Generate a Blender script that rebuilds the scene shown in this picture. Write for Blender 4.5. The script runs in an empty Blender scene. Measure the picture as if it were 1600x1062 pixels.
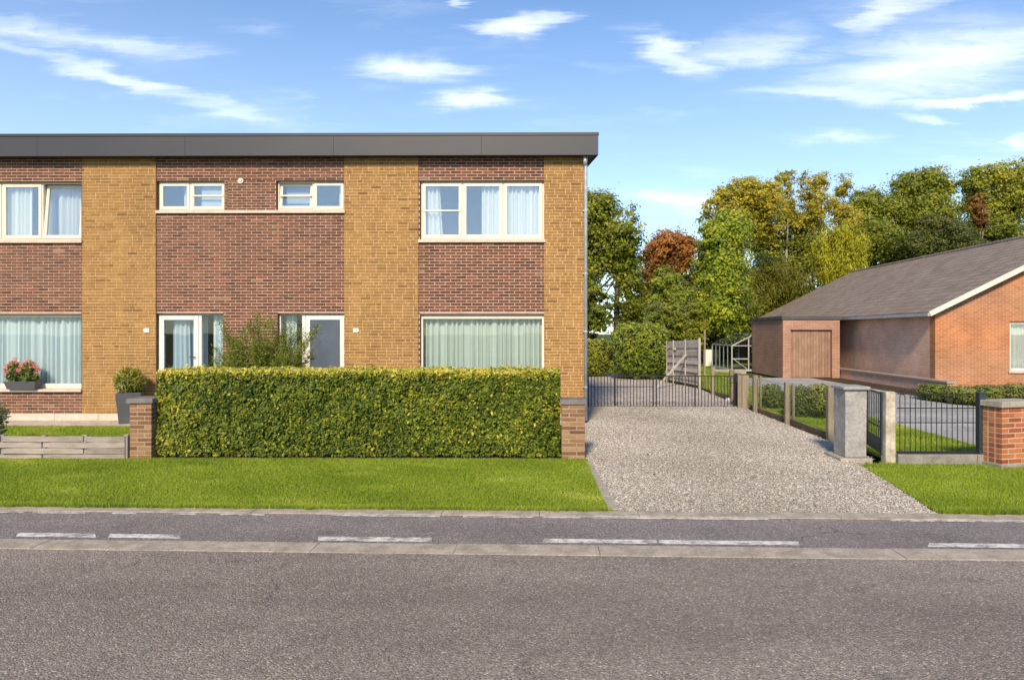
import bpy, math, random
import numpy as np
from mathutils import Matrix, Vector

rad = math.radians
random.seed(7)
R = np.random.default_rng(7)
SC = bpy.context.scene
COL = SC.collection

# ------------------------------------------------------------------ camera
F, PPX, HY, CH, PSI = 1050.0, 850.5, 520.0, 1.87, rad(0.52)   # photo is 1600 x 1062
cd = bpy.data.cameras.new('camera')
cam = bpy.data.objects.new('camera', cd)
COL.objects.link(cam)
cam.location = (0, 0, CH)
cam.rotation_euler = (rad(90), 0, PSI)
cd.sensor_width = 36.0
cd.lens = F / 1600 * 36
cd.shift_x = (800 - PPX) / 1600
cd.shift_y = (HY - 531) / 1600
cd.clip_start = 0.1
cd.clip_end = 3000
SC.camera = cam

# ------------------------------------------------------------------ sky, sun, exposure
SUN_EL, SUN_AZ = rad(35), rad(9)      # azimuth: degrees left of straight behind the camera
SUN_DIR = Vector((-math.sin(SUN_AZ) * math.cos(SUN_EL), -math.cos(SUN_AZ) * math.cos(SUN_EL), math.sin(SUN_EL)))
sl = bpy.data.lights.new('sun', 'SUN')
sl.energy = 3.2
sl.angle = rad(8)
sl.color = (1.0, 0.84, 0.62)
so = bpy.data.objects.new('sun', sl)
COL.objects.link(so)
so.rotation_euler = SUN_DIR.to_track_quat('Z', 'Y').to_euler()
so.location = (-6, -10, 14)

SC.view_settings.view_transform = 'Standard'
SC.view_settings.look = 'None'
SC.view_settings.exposure = 0.98
SC.view_settings.gamma = 1.0
SC.view_settings.use_curve_mapping = False
SC.render.engine = 'CYCLES'
SC.cycles.max_bounces = 8
SC.cycles.transparent_max_bounces = 16
SC.cycles.use_denoising = True
try:
    SC.cycles.denoiser = 'OPENIMAGEDENOISE'
    SC.cycles.denoising_prefilter = 'ACCURATE'
except Exception:
    pass

W = bpy.data.worlds.new('World')
SC.world = W
W.use_nodes = True


class NT:
    """small node-tree helper"""
    def __init__(s, tree):
        s.t = tree
        s.t.nodes.clear()

    def n(s, typ, props=None, **ins):
        nd = s.t.nodes.new(typ)
        for k, v in (props or {}).items():
            setattr(nd, k, v)
        for k, v in ins.items():
            key = int(k[1:]) if k[0] == 'i' and k[1:].isdigit() else k.replace('_', ' ')
            sock = nd.inputs[key]
            if hasattr(v, 'is_output'):
                s.t.links.new(v, sock)
            elif hasattr(v, 'outputs'):
                s.t.links.new(v.outputs[0], sock)
            else:
                sock.default_value = v
        return nd

    def math(s, op, a, b=0.0, c=None):
        kw = dict(i0=a, i1=b)
        if c is not None:
            kw['i2'] = c
        return s.n('ShaderNodeMath', {'operation': op}, **kw).outputs[0]

    def mix(s, fac, a, b, mode='MIX'):
        nd = s.t.nodes.new('ShaderNodeMix')
        nd.data_type = 'RGBA'
        nd.blend_type = mode
        for idx, v in ((0, fac), (6, a), (7, b)):
            if hasattr(v, 'is_output'):
                s.t.links.new(v, nd.inputs[idx])
            elif isinstance(v, (tuple, list)):
                nd.inputs[idx].default_value = (*v[:3], 1)
            else:
                nd.inputs[idx].default_value = v
        return nd.outputs[2]

    def ramp(s, fac, stops, interp='LINEAR'):
        nd = s.t.nodes.new('ShaderNodeValToRGB')
        nd.color_ramp.interpolation = interp
        el = nd.color_ramp.elements
        while len(el) > 1:
            el.remove(el[-1])
        el[0].position = stops[0][0]
        c0 = stops[0][1]
        el[0].color = (*c0[:3], 1) if isinstance(c0, (tuple, list)) else (c0, c0, c0, 1)
        for p, c in stops[1:]:
            e = el.new(p)
            e.color = (*c[:3], 1) if isinstance(c, (tuple, list)) else (c, c, c, 1)
        s.t.links.new(fac, nd.inputs[0])
        return nd.outputs[0]

    def maprange(s, v, a, b, c=0.0, d=1.0, smooth=True):
        nd = s.n('ShaderNodeMapRange', {'interpolation_type': 'SMOOTHSTEP' if smooth else 'LINEAR'},
                 Value=v, From_Min=a, From_Max=b, To_Min=c, To_Max=d)
        return nd.outputs[0]

    def noise(s, vec, scale, detail=4.0, rough=0.55, out=0):
        return s.n('ShaderNodeTexNoise', None, Vector=vec, Scale=scale, Detail=detail, Roughness=rough).outputs[out]


def build_sky():
    t = NT(W.node_tree)
    sky = t.n('ShaderNodeTexSky', {'sky_type': 'NISHITA', 'sun_disc': False, 'sun_elevation': SUN_EL,
                                   'sun_rotation': math.atan2(SUN_DIR.x, SUN_DIR.y), 'altitude': 0.0,
                                   'air_density': 1.0, 'dust_density': 0.25, 'ozone_density': 3.0})
    tc = t.n('ShaderNodeTexCoord').outputs['Generated']
    sep = t.n('ShaderNodeSeparateXYZ', None, Vector=tc)
    x, y, z = sep.outputs
    ay = t.math('MAXIMUM', t.math('ABSOLUTE', y), 0.02)
    u, v = t.math('DIVIDE', x, ay), t.math('DIVIDE', z, ay)
    p0 = t.n('ShaderNodeCombineXYZ', None, X=u, Y=v).outputs[0]
    # wind-blown warp
    def warp(vec, src, scale, detail, rough, amp):
        w = t.n('ShaderNodeVectorMath', {'operation': 'SUBTRACT'}, i0=t.noise(src, scale, detail, rough, 1), i1=(0.5, 0.5, 0.5)).outputs[0]
        w = t.n('ShaderNodeVectorMath', {'operation': 'MULTIPLY'}, i0=w, i1=amp).outputs[0]
        return t.n('ShaderNodeVectorMath', {'operation': 'ADD'}, i0=vec, i1=w).outputs[0]
    comb = t.n('ShaderNodeMapping', None, Vector=p0, Scale=(1.6, 15.0, 1.0), Rotation=(0, 0, rad(4))).outputs[0]
    p = warp(p0, comb, 2.0, 7, 0.62, (0.30, 0.035, 0))
    p = warp(p, p0, 7.0, 6, 0.65, (0.05, 0.045, 0))
    # cirrus streaks: centre direction (u, v), half length, half width, tilt, strength
    S = []
    def px(x0, y0, x1, y1, hw, st):
        a = ((x0 - 860) / F, (HY - y0) / F)
        b = ((x1 - 860) / F, (HY - y1) / F)
        S.append(((a[0] + b[0]) / 2, (a[1] + b[1]) / 2, math.hypot(b[0] - a[0], b[1] - a[1]) / 2 * 1.15,
                  hw / F, math.atan2(b[1] - a[1], b[0] - a[0]), st))
    px(-60, 20, 320, 92, 26, .55); px(-60, 40, 460, 200, 20, .62); px(-30, 30, 200, 75, 40, .3)
    px(320, 40, 440, 52, 26, .30); px(765, 36, 885, 36, 20, .95); px(560, 98, 745, 104, 26, .85)
    px(690, 148, 790, 148, 24, .75); px(400, 130, 520, 165, 12, .28); px(520, 118, 650, 140, 14, .22)
    px(680, -6, 730, 4, 10, .7)
    px(1000, 60, 1110, 105, 34, .85); px(1080, 88, 1290, 70, 34, .7); px(1130, 60, 1320, 30, 46, .30)
    px(1340, 50, 1470, -20, 42, .7); px(1280, 130, 1640, 70, 62, .85); px(1180, 140, 1620, 120, 40, .6)
    px(1200, 140, 1420, 168, 22, .75); px(1400, 170, 1640, 150, 13, .9); px(1400, 185, 1480, 190, 10, .5)
    px(1200, 222, 1400, 222, 14, .5); px(1570, 222, 1640, 220, 14, .8)
    px(960, 312, 1120, 322, 26, .55); px(1060, 326, 1180, 306, 20, .75)
    tot = None
    for (cx, cy, hl, hw, ang, st) in S:
        m = t.n('ShaderNodeMapping', {'vector_type': 'TEXTURE'}, Vector=p, Location=(cx, cy, 0), Rotation=(0, 0, ang), Scale=(hl * 1.3, hw * 1.2, 1)).outputs[0]
        ln = t.n('ShaderNodeVectorMath', {'operation': 'LENGTH'}, i0=m).outputs['Value']
        k = t.maprange(ln, 1.25, 0.0, 0.0, st)
        tot = k if tot is None else t.math('MAXIMUM', tot, k)
    # feathery break-up along the wind
    mp = t.n('ShaderNodeMapping', None, Vector=p, Scale=(3.0, 13.0, 1.0), Rotation=(0, 0, rad(6))).outputs[0]
    fine = t.noise(mp, 2.2, 8, 0.62)
    fine2 = t.noise(t.n('ShaderNodeMapping', None, Vector=p, Scale=(5.0, 30.0, 1.0), Rotation=(0, 0, rad(-14))).outputs[0], 2.0, 7, 0.65)
    q = t.math('ADD', t.math('MULTIPLY', tot, 1.15), t.math('MULTIPLY', t.math('SUBTRACT', fine, 0.52), 1.5))
    q = t.math('ADD', q, t.math('MULTIPLY', t.math('SUBTRACT', fine2, 0.5), 0.7))
    cl = t.math('MULTIPLY', t.maprange(q, 0.0, 2.3, 0.0, 1.0, False), t.maprange(tot, 0.0, 0.6))
    # thin veil everywhere above the horizon
    veil = t.math('MULTIPLY', t.maprange(t.noise(mp, 0.9, 6, 0.6), 0.50, 0.85), 0.22)
    cl = t.math('MINIMUM', t.math('ADD', t.math('ADD', cl, veil), t.maprange(z, 0.55, 0.05, 0.0, 0.20)), 0.76)
    cl = t.math('MULTIPLY', cl, t.maprange(z, 0.0, 0.06))
    blue = t.mix(1.0, sky.outputs[0], (0.83, 0.98, 1.09), 'MULTIPLY')
    white = t.n('ShaderNodeMix', {'data_type': 'RGBA'})
    colr = t.mix(cl, blue, (8.8, 8.9, 9.1))
    bg = t.n('ShaderNodeBackground', None, Color=colr, Strength=0.096)
    out = t.n('ShaderNodeOutputWorld', None)
    W.node_tree.nodes.remove(white)
    W.node_tree.links.new(bg.outputs[0], out.inputs[0])


build_sky()

# ------------------------------------------------------------------ camera maths: a photo pixel as a direction
_r = (math.cos(PSI), math.sin(PSI)); _f = (-math.sin(PSI), math.cos(PSI))
def _dir(x, y):
    u, w = (x - PPX) / F, -(y - HY) / F
    return Vector((_f[0] + u * _r[0], _f[1] + u * _r[1], w))
def at(x, y, Y):
    d = _dir(x, y); d *= Y / d.y
    return Vector((d.x, d.y, d.z + CH))
def gnd(x, y, z=0.0):
    d = _dir(x, y); d *= (z - CH) / d.z
    return Vector((d.x, d.y, z))

# ------------------------------------------------------------------ materials
MATS = {}
def mat(name, fn):
    if name not in MATS:
        m = bpy.data.materials.new(name)
        m.use_nodes = True
        t = NT(m.node_tree)
        sh = fn(t)
        out = t.n('ShaderNodeOutputMaterial')
        m.node_tree.links.new(sh.outputs[0], out.inputs[0])
        MATS[name] = m
    return MATS[name]

def pbsdf(t, col, rough=0.7, spec=0.35, normal=None, metal=0.0):
    nd = t.n('ShaderNodeBsdfPrincipled', None, Roughness=rough, Metallic=metal)
    nd.inputs['Specular IOR Level'].default_value = spec
    if hasattr(col, 'is_output'):
        t.t.links.new(col, nd.inputs['Base Color'])
    else:
        nd.inputs['Base Color'].default_value = (*col, 1)
    if normal is not None:
        t.t.links.new(normal, nd.inputs['Normal'])
    return nd

def bump(t, h, strength=0.4, dist=0.01):
    return t.n('ShaderNodeBump', None, Height=h, Strength=strength, Distance=dist).outputs[0]

def objco(t):
    return t.n('ShaderNodeTexCoord').outputs['Object']
def pos(t):
    return t.n('ShaderNodeNewGeometry').outputs['Position']
def attr(t, name='tone'):
    return t.n('ShaderNodeAttribute', {'attribute_name': name}).outputs['Fac']

def m_plain(name, col, rough=0.6, spec=0.35, var=0.12, scale=6.0, bscale=60.0, bs=0.15, metal=0.0):
    def fn(t):
        p = pos(t)
        n = t.noise(p, scale, 5, 0.6)
        c = t.mix(t.maprange(n, 0.3, 0.7), tuple(c * (1 - var) for c in col), tuple(min(1, c * (1 + var)) for c in col))
        nr = bump(t, t.noise(p, bscale, 4, 0.6), bs, 0.004)
        return pbsdf(t, c, rough, spec, nr, metal)
    return mat(name, fn)

def m_tone(name, stops, rough=0.85, spec=0.25, grain=40.0, gvar=0.25, bs=0.5, big=None, streak=0.0):
    """colour by per-piece tone attribute plus grain"""
    def fn(t):
        p = pos(t)
        c = t.ramp(attr(t), stops)
        g = t.noise(p, grain, 5, 0.65)
        c = t.mix(1.0, c, t.ramp(g, [(0.25, 1 - gvar), (0.75, 1 + gvar * 0.6)]), 'MULTIPLY')
        if big:
            b = t.noise(p, big[0], 4, 0.6)
            c = t.mix(1.0, c, t.ramp(b, [(0.3, 1 - big[1]), (0.7, 1 + big[1] * 0.5)]), 'MULTIPLY')
        if streak:
            st = t.noise(t.n('ShaderNodeMapping', None, Vector=p, Scale=(3.2, 3.2, .35)).outputs[0], 1.6, 6, .65)
            c = t.mix(1.0, c, t.ramp(st, [(.3, 1 - streak), (.6, 1.04)]), 'MULTIPLY')
        return pbsdf(t, c, rough, spec, bump(t, g, bs, 0.003))
    return mat(name, fn)

def m_leaf(name, stops, trans=0.35, gloss=0.10, rough=0.45):
    def fn(t):
        c = t.ramp(attr(t), stops)
        df = t.n('ShaderNodeBsdfDiffuse', None, Color=c)
        tr = t.n('ShaderNodeBsdfTranslucent', None, Color=t.mix(1.0, c, (1.25, 1.2, 0.55), 'MULTIPLY'))
        mx = t.n('ShaderNodeMixShader', None, Fac=trans, i1=df, i2=tr)
        gl = t.n('ShaderNodeBsdfGlossy', None, Color=(0.9, 0.95, 0.9, 1), Roughness=rough)
        fr = t.n('ShaderNodeFresnel', None, IOR=1.4).outputs[0]
        return t.n('ShaderNodeMixShader', None, Fac=t.math('MULTIPLY', fr, gloss * 4), i1=mx, i2=gl)
    return mat(name, fn)

def m_asphalt(name, lo, hi, spk=0.5, crack=0.8):
    def fn(t):
        p = pos(t)
        v = t.n('ShaderNodeTexVoronoi', {'feature': 'F1'}, Vector=p, Scale=95.0, Randomness=1.0)
        cell = t.n('ShaderNodeSeparateColor', None, Color=v.outputs['Color']).outputs[0]
        n1 = t.noise(p, 0.9, 5, 0.6)
        n2 = t.noise(p, 160.0, 3, 0.7)
        c = t.mix(t.maprange(n1, 0.3, 0.7), lo, hi)
        c = t.mix(1.0, c, t.ramp(cell, [(0.0, 0.55), (0.5, 0.95), (0.85, 1.15), (0.96, 1.6), (1.0, 2.1)]), 'MULTIPLY')
        c = t.mix(1.0, c, t.ramp(n2, [(0.3, 1 - spk * .5), (0.7, 1 + spk * .5)]), 'MULTIPLY')
        wear = t.noise(t.n('ShaderNodeMapping', None, Vector=p, Scale=(0.25, 1.6, 1)).outputs[0], 1.3, 4, 0.55)
        c = t.mix(1.0, c, t.ramp(wear, [(0.3, 0.9), (0.7, 1.1)]), 'MULTIPLY')
        sx = t.n('ShaderNodeSeparateXYZ', None, Vector=p)
        lane = t.math('ADD', t.math('MULTIPLY', t.math('ADD', sx.outputs[1], t.math('MULTIPLY', sx.outputs[0], .034)), 3.7), t.math('MULTIPLY', t.noise(p, .6, 3, .5), 1.1))
        c = t.mix(1.0, c, t.ramp(t.math('ADD', t.math('MULTIPLY', t.math('SINE', lane), .5), .5), [(0, .92), (1, 1.07)]), 'MULTIPLY')
        stn = t.noise(p, 2.3, 6, .7)
        c = t.mix(1.0, c, t.ramp(stn, [(.30, .74), (.42, 1.0), (.7, 1.05)]), 'MULTIPLY')
        wv = t.n('ShaderNodeVectorMath', {'operation': 'ADD'}, i0=p, i1=t.n('ShaderNodeVectorMath', {'operation': 'SCALE'}, i0=t.noise(p, 2.2, 4, .6, 1), Scale=.55).outputs[0]).outputs[0]
        ck = t.n('ShaderNodeTexVoronoi', {'feature': 'DISTANCE_TO_EDGE'}, Vector=wv, Scale=.42).outputs['Distance']
        ckm = t.math('MULTIPLY', t.maprange(ck, .004, .0, 0, crack), t.maprange(t.noise(p, .5, 2, .5), .50, .60))
        c = t.mix(ckm, c, (.045, .04, .038))
        h = t.math('ADD', t.math('MULTIPLY', v.outputs['Distance'], -1.4), t.math('MULTIPLY', n2, 0.5))
        return pbsdf(t, c, 0.8, 0.3, bump(t, h, 0.9, 0.006))
    return mat(name, fn)

def m_concrete(name, lo, hi, fine=70.0, bs=0.35):
    def fn(t):
        p = pos(t)
        n = t.noise(p, 5.0, 7, 0.65)
        s = t.noise(p, fine, 4, 0.7)
        c = t.mix(t.maprange(n, 0.3, 0.7), lo, hi)
        c = t.mix(1.0, c, t.ramp(s, [(0.3, 0.72), (0.62, 1.12)]), 'MULTIPLY')
        return pbsdf(t, c, 0.9, 0.2, bump(t, s, bs, 0.004))
    return mat(name, fn)

def m_wood(name, stops, scale=(1.2, 20, 20)):
    def fn(t):
        p = pos(t)
        c = t.ramp(attr(t), stops)
        g = t.noise(t.n('ShaderNodeMapping', None, Vector=p, Scale=scale).outputs[0], 3.0, 7, 0.7)
        c = t.mix(1.0, c, t.ramp(g, [(0.25, 0.55), (0.5, 0.95), (0.75, 1.2)]), 'MULTIPLY')
        b = t.noise(p, 3.0, 4, 0.6)
        c = t.mix(1.0, c, t.ramp(b, [(0.3, 0.8), (0.7, 1.1)]), 'MULTIPLY')
        return pbsdf(t, c, 0.85, 0.2, bump(t, g, 0.5, 0.006))
    return mat(name, fn)

def m_glass(name, tint=(0.92, 0.96, 0.97), refl=0.22):
    def fn(t):
        tr = t.n('ShaderNodeBsdfTransparent', None, Color=(*tint, 1))
        wob = bump(t, t.noise(pos(t), 1.1, 2, 0.5), 0.05, 0.03)
        gl = t.n('ShaderNodeBsdfGlossy', None, Color=(1, 1, 1, 1), Roughness=0.005, Normal=wob)
        fr = t.n('ShaderNodeLayerWeight', None, Blend=0.25).outputs['Fresnel']
        fac = t.math('MINIMUM', t.math('ADD', t.math('MULTIPLY', fr, 0.8), refl), 1.0)
        return t.n('ShaderNodeMixShader', None, Fac=fac, i1=tr, i2=gl)
    return mat(name, fn)

def m_ground(name, lo, hi, fine=30.0):
    def fn(t):
        p = pos(t)
        n = t.noise(p, 1.1, 6, 0.65)
        s = t.noise(p, fine, 5, 0.7)
        c = t.mix(t.maprange(n, 0.35, 0.65), lo, hi)
        c = t.mix(1.0, c, t.ramp(s, [(0.3, 0.6), (0.7, 1.25)]), 'MULTIPLY')
        return pbsdf(t, c, 0.95, 0.1, bump(t, s, 0.6, 0.02))
    return mat(name, fn)

# ------------------------------------------------------------------ object helpers
def link(o, parent=None):
    COL.objects.link(o)
    if parent is not None:
        o.parent = parent
        o.matrix_parent_inverse = Matrix.Translation(-BASE.get(parent.name, Vector((0, 0, 0))))
    return o
BASE = {}
def thing(name, loc, label, cat, group=None):
    o = bpy.data.objects.new(name, None)
    o.empty_display_size = 0.2
    o.location = loc
    COL.objects.link(o)
    BASE[o.name] = Vector(loc)
    return tag(o, label, cat, group)
def tag(o, label=None, cat=None, group=None, kind=None):
    if label: o['label'] = label
    if cat: o['category'] = cat
    if group: o['group'] = group
    if kind: o['kind'] = kind
    return o

class MB:
    """collects polygons with a tone per face"""
    def __init__(s):
        s.v, s.f, s.t = [], [], []
    def poly(s, pts, tone=0.5):
        i = len(s.v)
        s.v += [tuple(p) for p in pts]
        s.f.append(tuple(range(i, i + len(pts)))); s.t.append(tone)
        return s
    def box(s, x0, x1, y0, y1, z0, z1, tone=0.5, faces='xXyYzZ'):
        i = len(s.v)
        s.v += [(x0, y0, z0), (x1, y0, z0), (x1, y1, z0), (x0, y1, z0), (x0, y0, z1), (x1, y0, z1), (x1, y1, z1), (x0, y1, z1)]
        q = {'z': (0, 3, 2, 1), 'Z': (4, 5, 6, 7), 'y': (0, 1, 5, 4), 'Y': (2, 3, 7, 6), 'x': (0, 4, 7, 3), 'X': (1, 2, 6, 5)}
        for k in faces:
            s.f.append(tuple(i + a for a in q[k])); s.t.append(tone)
        return s
    def prism(s, bot, top, tone=0.5):
        n = len(bot); i = len(s.v)
        s.v += [tuple(p) for p in bot] + [tuple(p) for p in top]
        s.f.append(tuple(i + k for k in reversed(range(n)))); s.t.append(tone)
        s.f.append(tuple(i + n + k for k in range(n))); s.t.append(tone)
        for k in range(n):
            k2 = (k + 1) % n
            s.f.append((i + k, i + k2, i + n + k2, i + n + k)); s.t.append(tone)
        return s
    def bar(s, a, b, w, d=None, tone=0.5, up=(0, 0, 1)):
        a, b = Vector(a), Vector(b); d = d or w
        ax = (b - a).normalized()
        upv = Vector(up)
        if abs(ax.dot(upv)) > 0.98: upv = Vector((0, 1, 0))
        sx = ax.cross(upv).normalized() * w / 2
        sy = sx.cross(ax).normalized() * d / 2
        ring = lambda c: [c - sx - sy, c + sx - sy, c + sx + sy, c - sx + sy]
        return s.prism(ring(a), ring(b), tone)
    def tube(s, pts, radii, n=8, tone=0.5, cap=True):
        pts = [Vector(p) for p in pts]
        i0 = len(s.v)
        for k, p in enumerate(pts):
            ax = (pts[min(k + 1, len(pts) - 1)] - pts[max(k - 1, 0)]).normalized()
            ref = Vector((0, 1, 0)) if abs(ax.z) > 0.7 else Vector((0, 0, 1))
            u = ax.cross(ref).normalized(); w = u.cross(ax).normalized()
            r = radii[k] if hasattr(radii, '__len__') else radii
            for j in range(n):
                a = 2 * math.pi * j / n
                s.v.append(tuple(p + u * (math.cos(a) * r) + w * (math.sin(a) * r)))
        for k in range(len(pts) - 1):
            for j in range(n):
                j2 = (j + 1) % n
                s.f.append((i0 + k * n + j, i0 + (k + 1) * n + j, i0 + (k + 1) * n + j2, i0 + k * n + j2)); s.t.append(tone)
        if cap:
            s.f.append(tuple(i0 + j for j in range(n))); s.t.append(tone)
            s.f.append(tuple(i0 + (len(pts) - 1) * n + j for j in reversed(range(n)))); s.t.append(tone)
        return s
    def mesh(s, name, m):
        me = bpy.data.meshes.new(name)
        me.from_pydata(s.v, [], s.f)
        a = me.attributes.new('tone', 'FLOAT', 'FACE')
        a.data.foreach_set('value', np.array(s.t, dtype=np.float32))
        me.materials.append(m)
        me.update()
        return me
    def build(s, name, m, parent=None, smooth=False, bevel=0.0):
        me = s.mesh(name, m)
        if smooth:
            me.polygons.foreach_set('use_smooth', np.ones(len(me.polygons), dtype=bool))
        o = link(bpy.data.objects.new(name, me), parent)
        if bevel:
            b = o.modifiers.new('soft_edges', 'BEVEL'); b.width = bevel; b.segments = 2; b.limit_method = 'ANGLE'
        return o

def npmesh(name, verts, faces, tone, m, parent=None, smooth=False):
    """verts (N,3), faces (M,k) with k constant, tone (M,)"""
    me = bpy.data.meshes.new(name)
    k = faces.shape[1]; M = len(faces)
    me.vertices.add(len(verts)); me.vertices.foreach_set('co', verts.astype(np.float32).ravel())
    me.loops.add(M * k); me.loops.foreach_set('vertex_index', faces.astype(np.int32).ravel())
    me.polygons.add(M)
    me.polygons.foreach_set('loop_start', np.arange(0, M * k, k, dtype=np.int32))
    me.polygons.foreach_set('loop_total', np.full(M, k, dtype=np.int32))
    a = me.attributes.new('tone', 'FLOAT', 'FACE')
    a.data.foreach_set('value', np.clip(tone, 0, 1).astype(np.float32))
    me.materials.append(m)
    me.update(calc_edges=True)
    if smooth:
        me.polygons.foreach_set('use_smooth', np.ones(M, dtype=bool))
    return link(bpy.data.objects.new(name, me), parent)

def unit(a):
    return a / np.maximum(np.linalg.norm(a, axis=1, keepdims=True), 1e-9)

def leaf_mesh(cen, nor, size, aspect=0.55, fold=0.25, axis=None):
    """folded diamond leaves, two triangles each -> verts, tri faces"""
    n = len(cen)
    nor = unit(nor)
    ax = R.normal(size=(n, 3)) if axis is None else axis + R.normal(size=(n, 3)) * 0.35
    ax = unit(ax - nor * np.sum(ax * nor, 1, keepdims=True))
    sd = np.cross(nor, ax)
    L = size[:, None]; Wd = L * aspect * 0.5
    a = cen - ax * L * 0.5; b = cen + ax * L * 0.5
    l = cen + sd * Wd + nor * Wd * fold - ax * L * 0.05
    r = cen - sd * Wd + nor * Wd * fold - ax * L * 0.05
    v = np.stack([a, l, b, r], 1).reshape(-1, 3)
    i = np.arange(n)[:, None] * 4
    f = np.stack([i + np.array([0, 1, 2]), i + np.array([0, 2, 3])], 1).reshape(-1, 3)
    return v, f

def structure(o):
    o['kind'] = 'structure'
    return o

# palette ------------------------------------------------------------
M_amber = m_tone('amber_brick', [(0.0, (.17, .088, .034)), (0.15, (.22, .11, .036)), (0.45, (.285, .154, .050)), (0.75, (.325, .182, .060)), (1.0, (.36, .225, .092))], grain=55, gvar=.3, big=(0.9, .14), streak=.2)
M_brown = m_tone('brown_brick', [(0.0, (.088, .040, .029)), (0.3, (.130, .057, .036)), (0.6, (.168, .072, .044)), (0.86, (.208, .082, .048)), (0.94, (.235, .068, .042)), (0.97, (.22, .125, .065)), (1.0, (.25, .145, .08))], grain=50, gvar=.4, big=(1.1, .16), streak=.22)
M_mortar = m_concrete('pale_mortar', (.39, .27, .205), (.50, .36, .275), 90, .3)
M_amort = m_concrete('sand_mortar', (.46, .30, .15), (.56, .38, .205), 90, .3)
M_pierbrick = m_tone('pier_brick', [(0.0, (.13, .066, .036)), (0.4, (.20, .105, .05)), (0.7, (.255, .14, .066)), (1.0, (.30, .19, .10))], grain=45, gvar=.3, big=(3, .15))
M_piermort = m_concrete('pier_mortar', (.27, .195, .14), (.36, .27, .20), 90, .3)
M_redbrick = m_tone('orange_brick', [(0.0, (.24, .07, .03)), (0.5, (.36, .115, .042)), (1.0, (.46, .18, .06))], grain=40, gvar=.3, big=(3, .12))
M_white = m_plain('cream_paint', (.63, .575, .475), .45, .4, .05, 3, 120, .05)
M_whiter = m_plain('white_paint', (.63, .60, .545), .4, .4, .04, 3, 120, .05)
M_sill = m_concrete('sill_stone', (.46, .385, .31), (.56, .48, .39), 60, .15)
M_fascia = m_plain('fascia_board', (.033, .0335, .040), .5, .4, .07, 1.2, 30, .03)
M_cap = m_plain('fascia_cap', (.028, .028, .032), .45, .4, .06, 2, 30, .03)
M_zinc = m_plain('zinc', (.42, .45, .48), .42, .5, .14, 7, 40, .08, .35)
M_iron = m_plain('black_iron', (.010, .011, .012), .5, .4, .2, 20, 60, .2)
M_green_iron = m_plain('dark_blue_metal', (.018, .032, .042), .45, .45, .2, 20, 60, .2)
M_glass = m_glass('window_glass', refl=.13)
M_lglass = m_glass('ground_floor_glass', refl=.015)
def fn_obscured_refl(t):
    p = pos(t)
    n = t.noise(p, 1.4, 3, .5)
    c = t.mix(t.maprange(n, .3, .7), (.055, .07, .095), (.085, .105, .135))  # blue-grey reflection put into the opaque pane's base colour
    return pbsdf(t, c, .32, .55, bump(t, t.noise(p, 90, 3, .6), .12, .003))
M_dglass = mat('obscured_glass_reflection', fn_obscured_refl)
M_slate = m_concrete('dark_coping_stone', (.12, .115, .115), (.18, .17, .165), 60, .3)
M_conc = m_concrete('weathered_concrete', (.16, .145, .125), (.26, .24, .21), 45, .4)
M_conc2 = m_concrete('pale_concrete', (.25, .22, .18), (.36, .32, .265), 60, .5)
M_kerb = m_concrete('kerb_concrete', (.245, .207, .168), (.40, .345, .285), 45, .6)
M_box = m_concrete('utility_box_concrete', (.235, .225, .215), (.33, .318, .302), 24, .25)
M_postwood = m_wood('old_post', [(0, (.20, .165, .115)), (1, (.30, .25, .175))], (20, 20, 1.5))
M_greywood = m_wood('grey_weathered_wood', [(0, (.20, .168, .145)), (1, (.34, .295, .26))], (1.2, 25, 25))
M_panelwood = m_wood('panel_wood', [(0, (.30, .265, .24)), (1, (.52, .47, .43))], (3, 3, 25))
M_soil = m_ground('soil', (.05, .035, .022), (.085, .06, .04), 40)
M_bark = m_wood('bark', [(0, (.05, .04, .03)), (1, (.10, .085, .065))], (12, 12, 2))
M_palebark = m_wood('pale_bark', [(0, (.25, .22, .17)), (1, (.38, .34, .27))], (10, 10, 2))

# ================================================================== ground, road, pavements
def line_fn(y0, y1):
    a, b = gnd(0, y0), gnd(1600, y1)
    k = (b.y - a.y) / (b.x - a.x)
    return lambda X: a.y + k * (X - a.x)
L_lawn, L_kerb = line_fn(792, 805), line_fn(798.5, 814.0)
L_path, L_gut = line_fn(842.5, 859.5), line_fn(857, 876)

def sheet(name, pts, z, m):
    o = MB().poly([(p[0], p[1], z) for p in pts]).build(name, m)
    return structure(o)

M_grassbase = m_ground('lawn_base', (.075, .10, .012), (.12, .15, .02), 60)
M_field = m_ground('field', (.045, .07, .016), (.08, .10, .025), 8)
sheet('ground', [(-700, -700), (700, -700), (700, 900), (-700, 900)], -0.07, M_field)
M_road = m_asphalt('road_asphalt', (.198, .167, .142), (.234, .199, .169))
M_path = m_asphalt('path_asphalt', (.19, .165, .155), (.226, .198, .187), 0.35)
XW = 45.0
sheet('road', [(-XW, -4), (XW, -4), (XW, L_gut(XW)), (-XW, L_gut(-XW))], 0.0, M_road)
sheet('cycle_path', [(-XW, L_path(-XW)), (XW, L_path(XW)), (XW, L_kerb(XW)), (-XW, L_kerb(-XW))], 0.0, M_path)

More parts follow.
